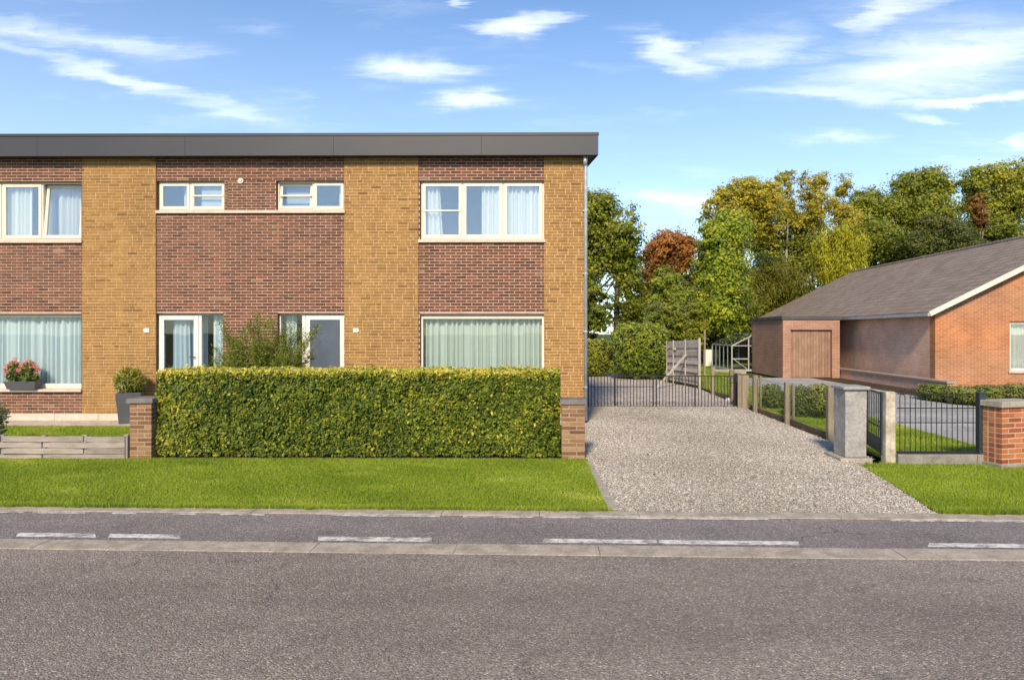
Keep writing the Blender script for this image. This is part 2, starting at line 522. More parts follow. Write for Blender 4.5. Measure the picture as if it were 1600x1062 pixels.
def slab_row(name, fa, fb, x0, x1, length, top, joint, m, slab_name):
    base = MB()
    base.poly([(x0, fa(x0), top - 0.012), (x1, fa(x1), top - 0.012), (x1, fb(x1), top - 0.012), (x0, fb(x0), top - 0.012)])
    root = structure(base.build(name, M_soil))
    x = x0
    while x < x1:
        L = length * random.uniform(.97, 1.03)
        a, b = x + joint / 2, min(x + L, x1) - joint / 2
        h = top + random.uniform(-.002, .002)
        e = 0.004
        bot = [(a, fa(a) + e, -.05), (b, fa(b) + e, -.05), (b, fb(b) - e, -.05), (a, fb(a) - e, -.05)]
        tp = [(p[0], p[1], h) for p in bot]
        MB().prism(bot, tp, random.random()).build(slab_name, m, root)
        x += L
    return root
slab_row('kerb', L_kerb, L_lawn, -14, 12, 1.0, 0.014, 0.005, M_kerb, 'kerb_stone')
slab_row('gutter', L_gut, L_path, -12, 10, 1.25, 0.007, 0.0045, M_kerb, 'gutter_slab')

# painted dashes on the cycle path (worn thermoplastic)
def fn_paint(t):
    p = pos(t)
    n = t.noise(t.n('ShaderNodeMapping', None, Vector=p, Scale=(.6, 1.4, 1)).outputs[0], 20.0, 8, 0.78)
    big = t.noise(p, 3.0, 3, 0.6)
    wear = t.maprange(t.math('ADD', n, t.math('MULTIPLY', big, 0.55)), 0.66, 0.86)
    c = t.mix(wear, (.19, .17, .165), (.60, .58, .55))
    return pbsdf(t, c, 0.75, 0.3, bump(t, n, .3, .004))
M_paint = mat('worn_white_paint', fn_paint)
def dash(x0, x1, f0, y_up, y_dn, slant, name, parent, zz):
    # (px) ends, photo y offset handled by caller through line functions
    a0, a1, b0, b1 = gnd(x0, y_up[0]), gnd(x1, y_up[1]), gnd(x0 - slant, y_dn[0]), gnd(x1 + slant, y_dn[1])
    return MB().poly([(b0.x, b0.y, zz), (b1.x, b1.y, zz), (a1.x, a1.y, zz), (a0.x, a0.y, zz)]).build(name, M_paint, parent)
mark = structure(MB().poly([(gnd(497, 838).x, gnd(497, 838).y, .004), (gnd(497, 845).x, gnd(497, 845).y, .004),
                            (gnd(675, 847).x, gnd(675, 847).y, .004), (gnd(675, 840).x, gnd(675, 840).y, .004)]).build('lane_marking', M_paint))
yl = lambda x: 832.0 + 0.0112 * x      # lower line, its far edge
for (a, b) in ((-230, -20), (28, 148), (172, 280), (850, 1025), (1031, 1247), (1452, 1640), (1760, 1950)):
    dash(a, b, None, (yl(a), yl(b)), (yl(a) + 6.3, yl(b) + 6.3), 3, 'dash', mark, .004)
yu = lambda x: 799.3 + 0.0093 * x
for (a, b) in ((-200, 36), (52, 132), (176, 212), (272, 305), (345, 412), (520, 686), (724, 832), (850, 1200), (1392, 1700)):
    dash(a, b, None, (yu(a), yu(b)), (yu(a) + 2.0, yu(b) + 2.0), 2, 'dash', mark, .004)

# driveway gravel, verge lawns
def inside(poly, P):
    P = np.asarray(P); c = np.zeros(len(P), bool)
    n = len(poly)
    for i in range(n):
        x0, y0 = poly[i][:2]; x1, y1 = poly[(i + 1) % n][:2]
        cond = (y0 > P[:, 1]) != (y1 > P[:, 1])
        xi = (x1 - x0) * (P[:, 1] - y0) / ((y1 - y0) if y1 != y0 else 1e-9) + x0
        c ^= cond & (P[:, 0] < xi)
    return c
def fill(poly, n):
    P = np.array([p[:2] for p in poly]); lo, hi = P.min(0), P.max(0)
    Q = R.uniform(lo, hi, size=(int(n), 2))
    return Q[inside(poly, Q)]
def g2(x, y):
    p = gnd(x, y); return (p.x, p.y)

gA, gB, gC = g2(966, 798.5), g2(1466, 803.5), g2(1345, 727)
pier_bx = g2(914, 719)
DRIVE = [gA, gB, gC, (4.80, 10.0), (4.84, 17.3), (0.70, 17.3), (0.70, 13.96), (0.52, 10.0), g2(925, 724)]
M_gravelbed = m_ground('gravel_bed', (.27, .235, .20), (.37, .325, .285), 70)
sheet('driveway', DRIVE, 0.001, M_gravelbed)

def stones(name, poly, n, smin, smax, m, z0=0.004, keep=None):
    Q = fill(poly, n)
    if keep is not None:
        Q = Q[R.random(len(Q)) < keep(Q)]
    Q = Q + R.normal(size=Q.shape) * np.where(R.random((len(Q), 1)) < .03, .09, .012)
    k = len(Q)
    base = np.array([(1, 0, 0), (0, 1, 0), (-1, 0, 0), (0, -1, 0), (0, 0, 1), (0, 0, -1)], float)
    s = R.uniform(smin, smax, k) * (1 + 0.6 * (R.random(k) > .93))
    sc3 = np.stack([s * R.uniform(.7, 1.25, k), s * R.uniform(.7, 1.25, k), s * R.uniform(.4, .8, k)], 1)
    an = R.uniform(0, 6.283, k); ca, sa = np.cos(an), np.sin(an)
    V = base[None] * sc3[:, None] * R.uniform(.65, 1.25, (k, 6, 1))
    V[:, :4, 2] += (R.uniform(-.6, .6, (k, 4)) * sc3[:, 2:3])
    V = np.stack([V[..., 0] * ca[:, None] - V[..., 1] * sa[:, None], V[..., 0] * sa[:, None] + V[..., 1] * ca[:, None], V[..., 2]], -1)
    V[..., 0] += Q[:, None, 0]; V[..., 1] += Q[:, None, 1]
    V[..., 2] += z0 + R.uniform(-.2, .6, k)[:, None] * sc3[:, 2:3]
    tri = np.array([(0, 1, 4), (1, 2, 4), (2, 3, 4), (3, 0, 4), (1, 0, 5), (2, 1, 5), (3, 2, 5), (0, 3, 5)])
    tri = tri[:4]
    Fc = (np.arange(k)[:, None, None] * 6 + tri[None]).reshape(-1, 3)
    lo = .10 * np.sin(Q[:, 0] * 1.9 + .8 * np.sin(Q[:, 1] * .9)) + .06 * np.sin(Q[:, 1] * 2.3 + Q[:, 0])
    tone = np.repeat(np.clip(R.random(k) + lo, 0, 1), len(tri))
    o = npmesh(name, V.reshape(-1, 3), Fc, tone, m)
    return o
M_stone = m_tone('crushed_stone', [(0, (.22, .19, .155)), (.2, (.33, .29, .24)), (.55, (.43, .383, .322)), (.85, (.50, .45, .385)), (1, (.62, .57, .505))], grain=120, gvar=.2, bs=.3)
gr = stones('gravel', DRIVE, 175000, .006, .0128, M_stone, keep=lambda Q: np.clip(1.5 - (Q[:, 1] - 7) / 11.0, .55, 1))
tag(gr, 'pale grey pink crushed stone spread over the driveway', 'gravel', kind='stuff')

# edging setts between lawn and gravel
edge = structure(MB().poly([(*g2(914, 721), .003), (*g2(951, 798), .003), (*g2(967, 798.5), .003), (*g2(925, 722), .003)]).build('driveway_edging', M_soil))
for i in range(13):
    y0, y1 = 721 + (i / 13) ** 1.25 * 76.5, 721 + ((i + 1) / 13) ** 1.25 * 76.5
    xl = lambda y: 915 + (y - 721) * .475
    xr = lambda y: 923.5 + (y - 721) * .565
    q = [g2(xl(y1 - .4), y1 - .4), g2(xr(y1 - .4), y1 - .4), g2(xr(y0 + .4), y0 + .4), g2(xl(y0 + .4), y0 + .4)]
    h = .012 + random.uniform(-.003, .003)
    MB().prism([(*p, -.03) for p in q], [(*p, h) for p in q], random.random()).build('edging_sett', M_conc2, edge)

def blades(name, poly, n, hmin, hmax, m, z=0.0, width=.0045, keep=None, lean=.5, boost=None, extra=None):
    Q = fill(poly, n)
    if keep is not None:
        Q = Q[R.random(len(Q)) < keep(Q)]
    if extra is not None:
        Q = np.concatenate([Q, extra])
    k = len(Q)
    h = R.uniform(hmin, hmax, k)
    if boost is not None:
        h = h * boost(Q)
    an = R.uniform(0, 6.283, k)
    w = width * R.uniform(.7, 1.4, k)
    dx, dy = np.cos(an) * w, np.sin(an) * w
    ln = R.normal(size=(k, 2)) * lean * h[:, None]
    b0 = np.stack([Q[:, 0] - dx, Q[:, 1] - dy, np.full(k, z)], 1)
    b1 = np.stack([Q[:, 0] + dx, Q[:, 1] + dy, np.full(k, z)], 1)
    tp = np.stack([Q[:, 0] + ln[:, 0], Q[:, 1] + ln[:, 1], z + h], 1)
    V = np.stack([b0, b1, tp], 1).reshape(-1, 3)
    Fc = np.arange(k * 3).reshape(-1, 3)
    lo = np.sin(Q[:, 0] * 1.3 + 2 * np.sin(Q[:, 1] * 1.7)) * .08 + np.sin(Q[:, 0] * 4.1 + Q[:, 1] * 3.3) * .06
    dry = np.clip(np.sin(Q[:, 0] * 2.7 + 1.1 * np.sin(Q[:, 1] * 3.1 + 2)) * np.sin(Q[:, 1] * 4.3 + Q[:, 0] * .7) - .55, 0, 1) * .55
    tone = .46 + lo + dry + R.normal(size=k) * .19
    return npmesh(name, V, Fc, tone, m)
M_grass = m_leaf('grass_blades', [(0, (.12, .18, .018)), (.35, (.215, .30, .027)), (.6, (.305, .39, .037)), (.85, (.40, .46, .06)), (1, (.53, .51, .17))], .4, .03)
VL = [g2(950, 797.5), (-13.5, L_lawn(-13.5)), (-13.5, 9.93), (0.53, 9.93)]
VR = [g2(1467, 803.5), (10.5, L_lawn(10.5)), (10.5, 9.2), (6.0, 9.5), (4.75, 9.62), g2(1345, 727)]
sheet('verge_lawn_west', VL, 0.006, M_grassbase)
sheet('verge_lawn_east', VR, 0.006, M_grassbase)
yk = lambda Q: np.array([L_lawn(x) for x in Q[:, 0]])
bo = lambda Q: 1 + 1.1 * np.exp(-((Q[:, 1] - yk(Q)) / .07) ** 2)
def ragged(x0, x1, n):
    x = R.uniform(x0, x1, n)
    e = .012 + .022 * np.clip(np.sin(x * 7.3) + np.sin(x * 17.1 + 1) + .6 * np.sin(x * 41), 0, 2)
    return np.stack([x, np.array([L_lawn(a) for a in x]) - e * R.random(n)], 1)
vis = lambda Q: (Q[:, 0] > -.86 * Q[:, 1] - .4) & (Q[:, 0] < .75 * Q[:, 1] + .3)
tag(blades('grass', VL, 420000, .018, .036, M_grass, keep=vis, boost=bo, extra=ragged(-6.6, .62, 9000)), 'short mown grass of the verge in front of the hedge', 'grass', kind='stuff')
tag(blades('grass', VR, 190000, .02, .05, M_grass, keep=vis, boost=bo, extra=ragged(4.05, 5.6, 2600)), 'mown grass in front of the iron fence and brick pier', 'grass', kind='stuff')

# ================================================================== the brick house
FY = 14.0
fx = lambda px: at(px, 400, FY).x
fz = lambda py: at(600, py, FY).z
XR, XL = fx(913), fx(391) - (fx(913) - fx(391))
XC = fx(391)
mir = lambda x: 2 * XC - x
Z0, ZT = fz(646), 5.56
ZBASE = 0.0
house = thing('brick_house', (XC, FY, 0), 'two storey flat roofed house pair of brown and yellow brick behind the clipped hedge', 'house')

OPEN = []   # (x0, x1, z0, z1)
def op(px0, px1, py0, py1):
    o = (fx(px0), fx(px1), fz(py1), fz(py0)); OPEN.append(o)
    m = (mir(o[1]), mir(o[0]), o[2], o[3])
    return o, m
w3, w1 = op(656, 850.5, 282, 374.5); OPEN.append(w1)
w2b, w2a = op(431, 538, 281.5, 328.5); OPEN.append(w2a)
lw, lwl = op(656, 850.5, 490, 607.5); OPEN.append(lwl)
d2, d1 = op(433.5, 539, 489, 656); OPEN.append(d1)
for_brown = [(fx(244), fx(538)), (fx(654), fx(850)), (mir(fx(850)), mir(fx(654)))]
for_amber = [(fx(538), fx(654)), (mir(fx(654)), mir(fx(538))), (fx(850), XR), (mir(XR), mir(fx(850)))]

def subtract(seg, z0, z1, opens):
    segs = [seg]
    for (a, b, c, d) in opens:
        if z1 <= c + .004 or z0 >= d - .004: continue
        out = []
        for (s, e) in segs:
            if e <= a or s >= b: out.append((s, e))
            else:
                if s < a: out.append((s, a))
                if e > b: out.append((b, e))
        segs = out
    return segs

# mortar body with openings
def wall_body(mb, x0, x1, z0, z1, opens, y0, y1):
    xs = sorted({x0, x1, *[o[0] for o in opens], *[o[1] for o in opens]})
    zs = sorted({z0, z1, *[o[2] for o in opens], *[o[3] for o in opens]})
    xs = [x for x in xs if x0 <= x <= x1]; zs = [z for z in zs if z0 <= z <= z1]
    nx, nz = len(xs) - 1, len(zs) - 1
    solid = [[not any(o[0] < (xs[i] + xs[i + 1]) / 2 < o[1] and o[2] < (zs[j] + zs[j + 1]) / 2 < o[3] for o in opens) for j in range(nz)] for i in range(nx)]
    S = lambda i, j: 0 <= i < nx and 0 <= j < nz and solid[i][j]
    for i in range(nx):
        for j in range(nz):
            if not solid[i][j]: continue
            f = 'yY'
            if not S(i - 1, j): f += 'x'
            if not S(i + 1, j): f += 'X'
            if not S(i, j - 1): f += 'z'
            if not S(i, j + 1): f += 'Z'
            mb.box(xs[i], xs[i + 1], y0, y1, zs[j], zs[j + 1], .5, f)
mb = MB()
wall_body(mb, mir(XR) + .02, XR - .02, -.05, ZT, OPEN, FY + .007, FY + .24)
wall = mb.build('wall', M_mortar, house)
for (a, b) in for_amber:
    MB().box(a + .004, b - .004, FY - .014, FY + .006, -.05, ZT - .002).build('panel_mortar', M_amort, house)

PL, PH, J = .2225, .0628, .0155
pieces = []    # x0, x1, z0, z1, y, kind
def courses(x0, x1, z0, z1, opens, y, kind, ph=PH, pl=PL, irregular=False, joint=J):
    n = int(round((z1 - z0) / ph)); ph = (z1 - z0) / n
    for r in range(n):
        za, zb = z0 + r * ph + joint / 2, z0 + (r + 1) * ph - joint / 2
        x = x0 - (0.5 * pl if r % 2 else 0) - (random.choice((0, .25, .5, .75)) * pl if irregular else (r // 2 % 2) * .0)
        while x < x1:
            L = pl
            if irregular and random.random() < .22: L = pl * .5
            a, b = max(x, x0 - joint / 2) + joint / 2, min(x + L, x1 + joint / 2) - joint / 2
            x += L
            if b - a < .03: continue
            for (s, e) in subtract((a, b), za, zb, opens):
                if e - s > .025: pieces.append((s, e, za, zb, y, kind))
zl0 = Z0
patch = (fx(355.5), fx(430.5), fz(328.5), fz(280.5))
for (a, b) in for_brown:
    courses(a, b, zl0, ZT, OPEN + [patch], FY, 'brown')
courses(patch[0], patch[1], patch[2], patch[3], [], FY, 'brown', ph=.0575, pl=.20)
for (a, b) in for_amber:
    courses(a, b, zl0, ZT, [], FY - .021, 'amber', irregular=True, joint=.0145)
DEP = .024
def brick_tone(kind):
    if kind == 'amber':
        return min(1, max(0, random.gauss(.58, .12) - (.32 if random.random() < .08 else 0)))
    return min(1, max(0, random.gauss(.48, .23)))
full = [p for p in pieces if p[1] - p[0] > .205 and p[2] > 1.45]
full.sort(key=lambda p: (p[0] + p[1]) ** 2 / 4 + (p[2] - 2.2) ** 2 * .8)
single = set(full[:296])
shared = {}
joined = {'brown': MB(), 'amber': MB()}
for p in pieces:
    x0, x1, z0, z1, y, kind = p
    tn = brick_tone(kind)
    dy = random.uniform(-.0025, .0025); dz = random.uniform(-.0012, .0012)
    if p in single:
        key = (kind, round(x1 - x0, 3), round(z1 - z0, 4), int(tn * 8))
        if key not in shared:
            w, h = (x1 - x0) / 2, (z1 - z0) / 2
            shared[key] = MB().box(-w, w, 0, DEP, -h, h, (key[3] + .5) / 8, 'xXyzZ').mesh('brick', M_amber if kind == 'amber' else M_brown)
        o = bpy.data.objects.new('brick', shared[key])
        o.location = ((x0 + x1) / 2, y + dy, (z0 + z1) / 2 + dz)
        o.rotation_euler = (random.gauss(0, .01), random.gauss(0, .004), random.gauss(0, .004))
        link(o, wall)
    else:
        joined[kind].box(x0, x1, y + dy, y + DEP, z0 + dz, z1 + dz, tn, 'xXyzZ')
for kind, m in (('brown', M_brown), ('amber', M_amber)):
    o = joined[kind].build('brickwork', m, wall); o['kind'] = 'stuff'

# side, back, interior
def fn_sidebrick(t):
    p = t.n('ShaderNodeVectorMath', {'operation': 'MULTIPLY'}, i0=pos(t), i1=(1, 1, 1)).outputs[0]
    s = t.n('ShaderNodeSeparateXYZ', None, Vector=p)
    v = t.n('ShaderNodeCombineXYZ', None, X=t.math('ADD', s.outputs[1], s.outputs[0]), Y=s.outputs[2]).outputs[0]
    b = t.n('ShaderNodeTexBrick', {'offset': .5}, Vector=v, Color1=(.46, .27, .075, 1), Color2=(.36, .20, .055, 1), Mortar=(.5, .36, .2, 1),
            Scale=1.0, Mortar_Size=.006, Brick_Width=.2225, Row_Height=.0628)
    return pbsdf(t, b.outputs[0], .9, .2, bump(t, b.outputs['Fac'], -.4, .01))
M_side = mat('side_brick', fn_sidebrick)
SK = -.165; BY = 22.6
mb = MB()
for (xe, s) in ((XR, 1), (XL, -1)):
    sk = SK * s
    bot = [(xe - .02 * s, FY + .03, -.05), (xe - .3 * s, FY + .03, -.05), (xe - .3 * s + sk * (BY - FY), BY, -.05), (xe - .02 * s + sk * (BY - FY), BY, -.05)]
    if s < 0: bot = bot[::-1]
    mb.prism(bot, [(p[0], p[1], ZT) for p in bot])
mb.box(XL + 1.2, XR - 1.2, BY - .25, BY - .01, -.05, ZT)
mb.build('side_wall', M_side, house)
M_plaster = m_plain('plaster', (.50, .47, .43), .8, .2, .06, 2, 30, .1)
mb = MB()
mb.box(XL + .35, XR - .35, FY + .26, BY - .3, .0, .08)
mb.box(XL + .35, XR - .35, FY + .26, BY - .3, 2.62, 2.88)
mb.box(XC - .12, XC + .12, FY + .27, BY - .3, .09, 2.6)
mb.box(XC - .12, XC + .12, FY + .27, BY - .3, 2.9, 5.4)
for xx in (fx(600), mir(fx(600))):
    mb.box(xx - .06, xx + .06, FY + .27, BY - .3, .09, 2.6); mb.box(xx - .06, xx + .06, FY + .27, BY - .3, 2.9, 5.4)
mb.box(XL + 1.0, XR - 1.0, FY + 4.2, FY + 4.3, .09, 2.6); mb.box(XL + 1.0, XR - 1.0, FY + 4.2, FY + 4.3, 2.9, 5.4)
mb.build('interior_wall', M_plaster, house)

# roof: slab, fascia boards, cap
RY = 13.75
zfb, zft, zcap = at(800, 242.3, RY).z, at(800, 211.8, RY).z, at(800, 207.3, RY).z
rxr = at(935, 243, RY).x; rxl = mir(rxr)
def roof_plan(off):
    d = 9.4
    return [(rxl - off, RY - off), (rxr + off, RY - off), (rxr + off + SK * d, RY + d), (rxl - off - SK * d, RY + d)]
M_soffit = m_plain('soffit', (.075, .07, .07), .7, .2, .1, 3, 30, .05)
pl_ = roof_plan(-.022)
roof = MB().prism([(*p, zfb + .02) for p in pl_], [(*p, zft - .01) for p in pl_]).build('roof', M_soffit, house)
p0, p1 = roof_plan(.012), roof_plan(-.10)
mb = MB()
mb.prism([(*p, zft + .002) for p in p0], [(*p, zcap) for p in p0])
mb.build('roof_edge_cap', M_cap, roof)
joints = [rxl] + [at(58 - 231.5 * k, 220, RY).x for k in (5, 4, 3, 2, 1)] + [at(q, 220, RY).x for q in (58, 289, 521, 752)] + [rxr]
joints = [j for j in joints if rxl <= j <= rxr]
for a, b in zip(joints[:-1], joints[1:]):
    MB().box(a + .0025, b - .0025, RY, RY + .02, zfb, zft).build('fascia_panel', M_fascia, roof)
for (xe, s) in ((rxr, 1), (rxl, -1)):
    a = [(xe - .02 * s, RY + .021), (xe, RY + .021), (xe + SK * s * 9.3, RY + 9.3), (xe - .02 * s + SK * s * 9.3, RY + 9.3)]
    if s < 0: a = a[::-1]
    MB().prism([(*p, zfb) for p in a], [(*p, zft) for p in a]).build('fascia_panel', M_fascia, roof)

# windows -------------------------------------------------------------
WY = FY + .085
M_reveal = m_plain('reveal_brick', (.155, .085, .05), .9, .2, .3, 18, 60, .4)
def fn_curtain(c, tr=.35):
    def fn(t):
        a = t.n('ShaderNodeBsdfDiffuse', None, Color=(*c, 1)); b = t.n('ShaderNodeBsdfTranslucent', None, Color=(*c, 1))
        return t.n('ShaderNodeMixShader', None, Fac=tr, i1=a, i2=b)
    return fn
M_cmint = mat('mint_curtain', fn_curtain((.63, .68, .62)))
M_cwhite = mat('white_net_curtain', fn_curtain((.90, .88, .83)))
M_cblue = mat('pale_blue_curtain', fn_curtain((.70, .77, .81)))

def frame_boxes(mb, x0, x1, z0, z1, w, y0, y1, wb=None, wt=None):
    wb, wt = wb or w, wt or w
    mb.box(x0, x0 + w, y0, y1, z0, z1); mb.box(x1 - w, x1, y0, y1, z0, z1)
    mb.box(x0 + w, x1 - w, y0, y1, z0, z0 + wb); mb.box(x0 + w, x1 - w, y0, y1, z1 - wt, z1)
def tilt(mb, z0, y0, ang):
    ca, sa = math.cos(ang), math.sin(ang)
    mb.v = [(x, y0 + (y - y0) * ca + (z - z0) * sa, z0 - (y - y0) * sa + (z - z0) * ca) for (x, y, z) in mb.v]
    return mb
def curtain(x0, x1, z0, z1, y, m, parent, pitch=.125, amp=.042, flare=0.0):
    n = max(12, int((x1 - x0) / .011)); rows = 5
    xs = np.linspace(0, 1, n)
    phase = np.cumsum(1 + .5 * np.sin(np.arange(n) * .13) + R.normal(size=n) * .25) * (x1 - x0) / n / pitch * 2 * np.pi
    V = []
    for r in range(rows):
        t = r / (rows - 1)
        xx = x0 + xs * (x1 - x0) * (1 + flare * t * 1.0)
        yy = y + amp * (np.sin(phase) + .3 * np.sin(phase * 2.3 + 1)) * (.75 + .3 * t)
        V.append(np.stack([xx, yy, np.full(n, z1 + (z0 - z1) * t)], 1))
    V = np.concatenate(V)
    i = np.arange(n - 1)
    Fc = np.concatenate([np.stack([r * n + i, (r + 1) * n + i, (r + 1) * n + i + 1, r * n + i + 1], 1) for r in range(rows - 1)])
    return npmesh('curtain', V, Fc, np.full(len(Fc), .5), m, parent, True)
def reveal(o, parent, amber_right=False, sides='lrt'):
    x0, x1, z0, z1 = o
    mb = MB()
    if 'l' in sides: mb.box(x0 - .001, x0 + .004, FY + .003, WY + .05, z0, z1)
    if 'r' in sides: mb.box(x1 - .004, x1 + .001, FY + .003, WY + .05, z0, z1)
    if 't' in sides: mb.box(x0 + .004, x1 - .004, FY + .003, WY + .05, z1 - .004, z1 + .001)
    mb.build('reveal', M_reveal, parent)
def sash(parent, x0, x1, z0, z1, w, ang=0.0, bar_z=None, m=None, glass=None):
    m = m or M_white
    y0 = WY - .012
    mb = MB(); frame_boxes(mb, x0, x1, z0, z1, w, y0, y0 + .05, wb=w * 1.15)
    if ang: tilt(mb, z0, y0 + .05, ang)
    mb.build('sash', m, parent, bevel=.004)
    g = MB().box(x0 + w - .004, x1 - w + .004, y0 + .022, y0 + .026, z0 + w, z1 - w + .004)
    if ang: tilt(g, z0, y0 + .05, ang)
    g.build('pane', glass or M_glass, parent)
    if bar_z is not None:
        b = MB().box(x0 + .012, x1 - .012, y0 - .012, y0 + .012, bar_z - .017, bar_z + .017)
        b.build('glazing_bar', m, parent, bevel=.003)

def window(o, splits, name='window', sw=.065):
    """splits: list of (x0, x1, tilt, bar_z) pane openings"""
    x0, x1, z0, z1 = o
    fw = .035
    mb = MB(); frame_boxes(mb, x0 + .005, x1 - .005, z0, z1 - .005, fw, WY, WY + .07)
    for a, b in zip(splits[:-1], splits[1:]):
        mb.box(a[1] + .0, b[0] - .0, WY + .002, WY + .068, z0 + fw, z1 - fw - .005)
    win = mb.build(name, M_white, house, bevel=.003)
    for (a, b, tl, bz) in splits:
        sash(win, a + .003, b - .003, z0 + fw + .003, z1 - fw - .009, sw, tl, bz)
    reveal(o, win)
    return win
def sill(a, b, z, parent, dep=.05, h=.065):
    return MB().box(a, b, FY - .021 - dep + .02, WY + .05, z - h, z - .001).build('sill', M_sill, parent, bevel=.006)

bz = fz(325.0)
W3 = window(w3, [(w3[0] + .04, fx(721), 0, fz(328.5)), (fx(723), fx(785), 0, None), (fx(787), w3[1] - .04, 0, None)])
sill(fx(653.5), fx(852.5), fz(374.5), W3)
curtain(fx(662), fx(684), fz(372), fz(285), WY + .12, M_cwhite, W3, flare=.25)
curtain(fx(751), fx(846), fz(372), fz(285), WY + .12, M_cwhite, W3)
W1 = window(w1, [(w1[0] + .04, mir(fx(787)), 0, None), (mir(fx(785)), mir(fx(723)), 0, None), (mir(fx(721)), w1[1] - .04, rad(5.5), None)])
sill(mir(fx(852.5)), mir(fx(653.5)), fz(374.5), W1)
curtain(mir(fx(850)), fx(40), fz(372), fz(285), WY + .12, M_cwhite, W1)
curtain(fx(44), fx(124), fz(372), fz(285), WY + .30, M_cwhite, W1, pitch=.12)
W2b = window(w2b, [(w2b[0] + .04, fx(486), rad(7), fz(304.5)), (fx(489), w2b[1] - .04, 0, None)], sw=.055)
W2a = window(w2a, [(w2a[0] + .04, mir(fx(489)), 0, None), (mir(fx(486)), w2a[1] - .04, 0, fz(304.5))], sw=.055)
sl_ = sill(fx(244.5), fx(540), fz(328.5), W2b)
curtain(fx(524), fx(533), fz(326), fz(285), WY + .16, M_cwhite, W2b)
curtain(fx(275), fx(292), fz(326), fz(285), WY + .20, M_cwhite, W2a)
M_frost = mat('frosted_blind', fn_curtain((.55, .60, .64), .3))
MB().box(fx(308), fx(352), WY + .10, WY + .105, fz(326), fz(285)).build('pane_backing', M_frost, W2a)
MB().box(fx(439), fx(484), WY + .20, WY + .205, fz(326), fz(285)).build('pane_backing', M_frost, W2b)

def picture_window(o, m_c, top=.10):
    x0, x1, z0, z1 = o
    mb = MB(); frame_boxes(mb, x0 + .005, x1 - .005, z0, z1 - .005, .045, WY, WY + .07, wb=.10, wt=top)
    win = mb.build('window', M_white, house, bevel=.004)
    MB().box(x0 + .04, x1 - .04, WY + .03, WY + .036, z0 + .06, z1 - top).build('pane', M_lglass, win)
    reveal(o, win)
    curtain(x0 + .03, x1 - .03, z0 + .02, z1 - .03, WY + .16, m_c, win, pitch=.125, amp=.05)
    return win
LW = picture_window(lw, M_cmint)
sill(fx(653.5), fx(852.5), fz(608.0), LW, .07, .055)
LWL = picture_window(lwl, M_cblue, .06)
sill(mir(fx(852.5)), mir(fx(653.5)) + .0, fz(608.0), LWL, .07, .055)

def door(o, mirrored, m_gl):
    """leaf beside a narrow side light"""
    x0, x1, z0, z1 = o
    X = (lambda px: mir(fx(px))) if mirrored else fx
    s = lambda a, b: (min(X(a), X(b)), max(X(a), X(b)))
    mb = MB(); frame_boxes(mb, x0 + .005, x1 - .005, z0, z1 - .005, .03, WY, WY + .07, wt=.03)
    a, b = s(470, 474.5)
    mb.box(a, b, WY - .01, WY + .068, z0 + .03, z1 - .036)
    dr = mb.build('door', M_whiter, house, bevel=.003)
    la, lb = s(475, 537)
    lf = MB(); frame_boxes(lf, la, lb, z0 + .035, z1 - .04, .10, WY - .012, WY + .04, wb=.22, wt=.10)
    lf.build('door_leaf', M_whiter, dr, bevel=.004)
    MB().box(la + .095, lb - .095, WY + .01, WY + .016, z0 + .25, z1 - .135).build('pane', m_gl, dr)
    sa_, sb = s(437, 469.5)
    MB().box(sa_ + .003, sb - .003, WY + .02, WY + .026, z0 + .03, z1 - .035).build('pane', M_lglass, dr)
    hx = X(480)
    MB().tube([(hx, WY - .06, fz(558)), (hx, WY - .012, fz(558))], .011, 8).tube([(hx, WY - .06, fz(558)), (hx + (.10 if not mirrored else -.10), WY - .06, fz(558))], .009, 8).build('handle', M_iron, dr)
    reveal(o, dr)
    return dr
D2 = door(d2, False, M_dglass)
M_d1glass = m_glass('pale_door_glass', (.86, .91, .94), .03)
D1 = door(d1, True, M_d1glass)
M_bluegrey = mat('blue_grey_backing', fn_curtain((.42, .50, .58), .3))
MB().box(fx(256), fx(312), WY + .26, WY + .265, fz(652), fz(494)).build('pane_backing', M_bluegrey, D1)  # added plane standing in for the blue-grey reflection in the door pane
curtain(fx(262), fx(286), fz(650), fz(495), WY + .15, M_cblue, D1, flare=.1)
curtain(fx(324), fx(350), fz(650), fz(492), WY + .15, M_cblue, D1)
curtain(fx(439), fx(456), fz(650), fz(492), WY + .18, M_cblue, D2)

# plinth slabs at the wall foot
zz0, zz1 = fz(656.5), Z0
cuts = [mir(fx(913)), fx(-10), fx(18), fx(89), fx(157), fx(240)]
for a, b in zip(cuts[:-1], cuts[1:]):
    MB().box(a + .003, b - .003, FY - .075, FY - .03, zz0 - .08, zz1 + random.uniform(-.003, .003)).build('plinth_slab', M_sill, house, bevel=.004)
for a, b in ((fx(540), fx(640)), (fx(640), fx(740)), (fx(740), fx(840)), (fx(840), XR)):
    MB().box(a + .003, b - .003, FY - .075, FY - .03, -.05, zz1 + random.uniform(-.003, .003)).build('plinth_slab', M_sill, house, bevel=.004)

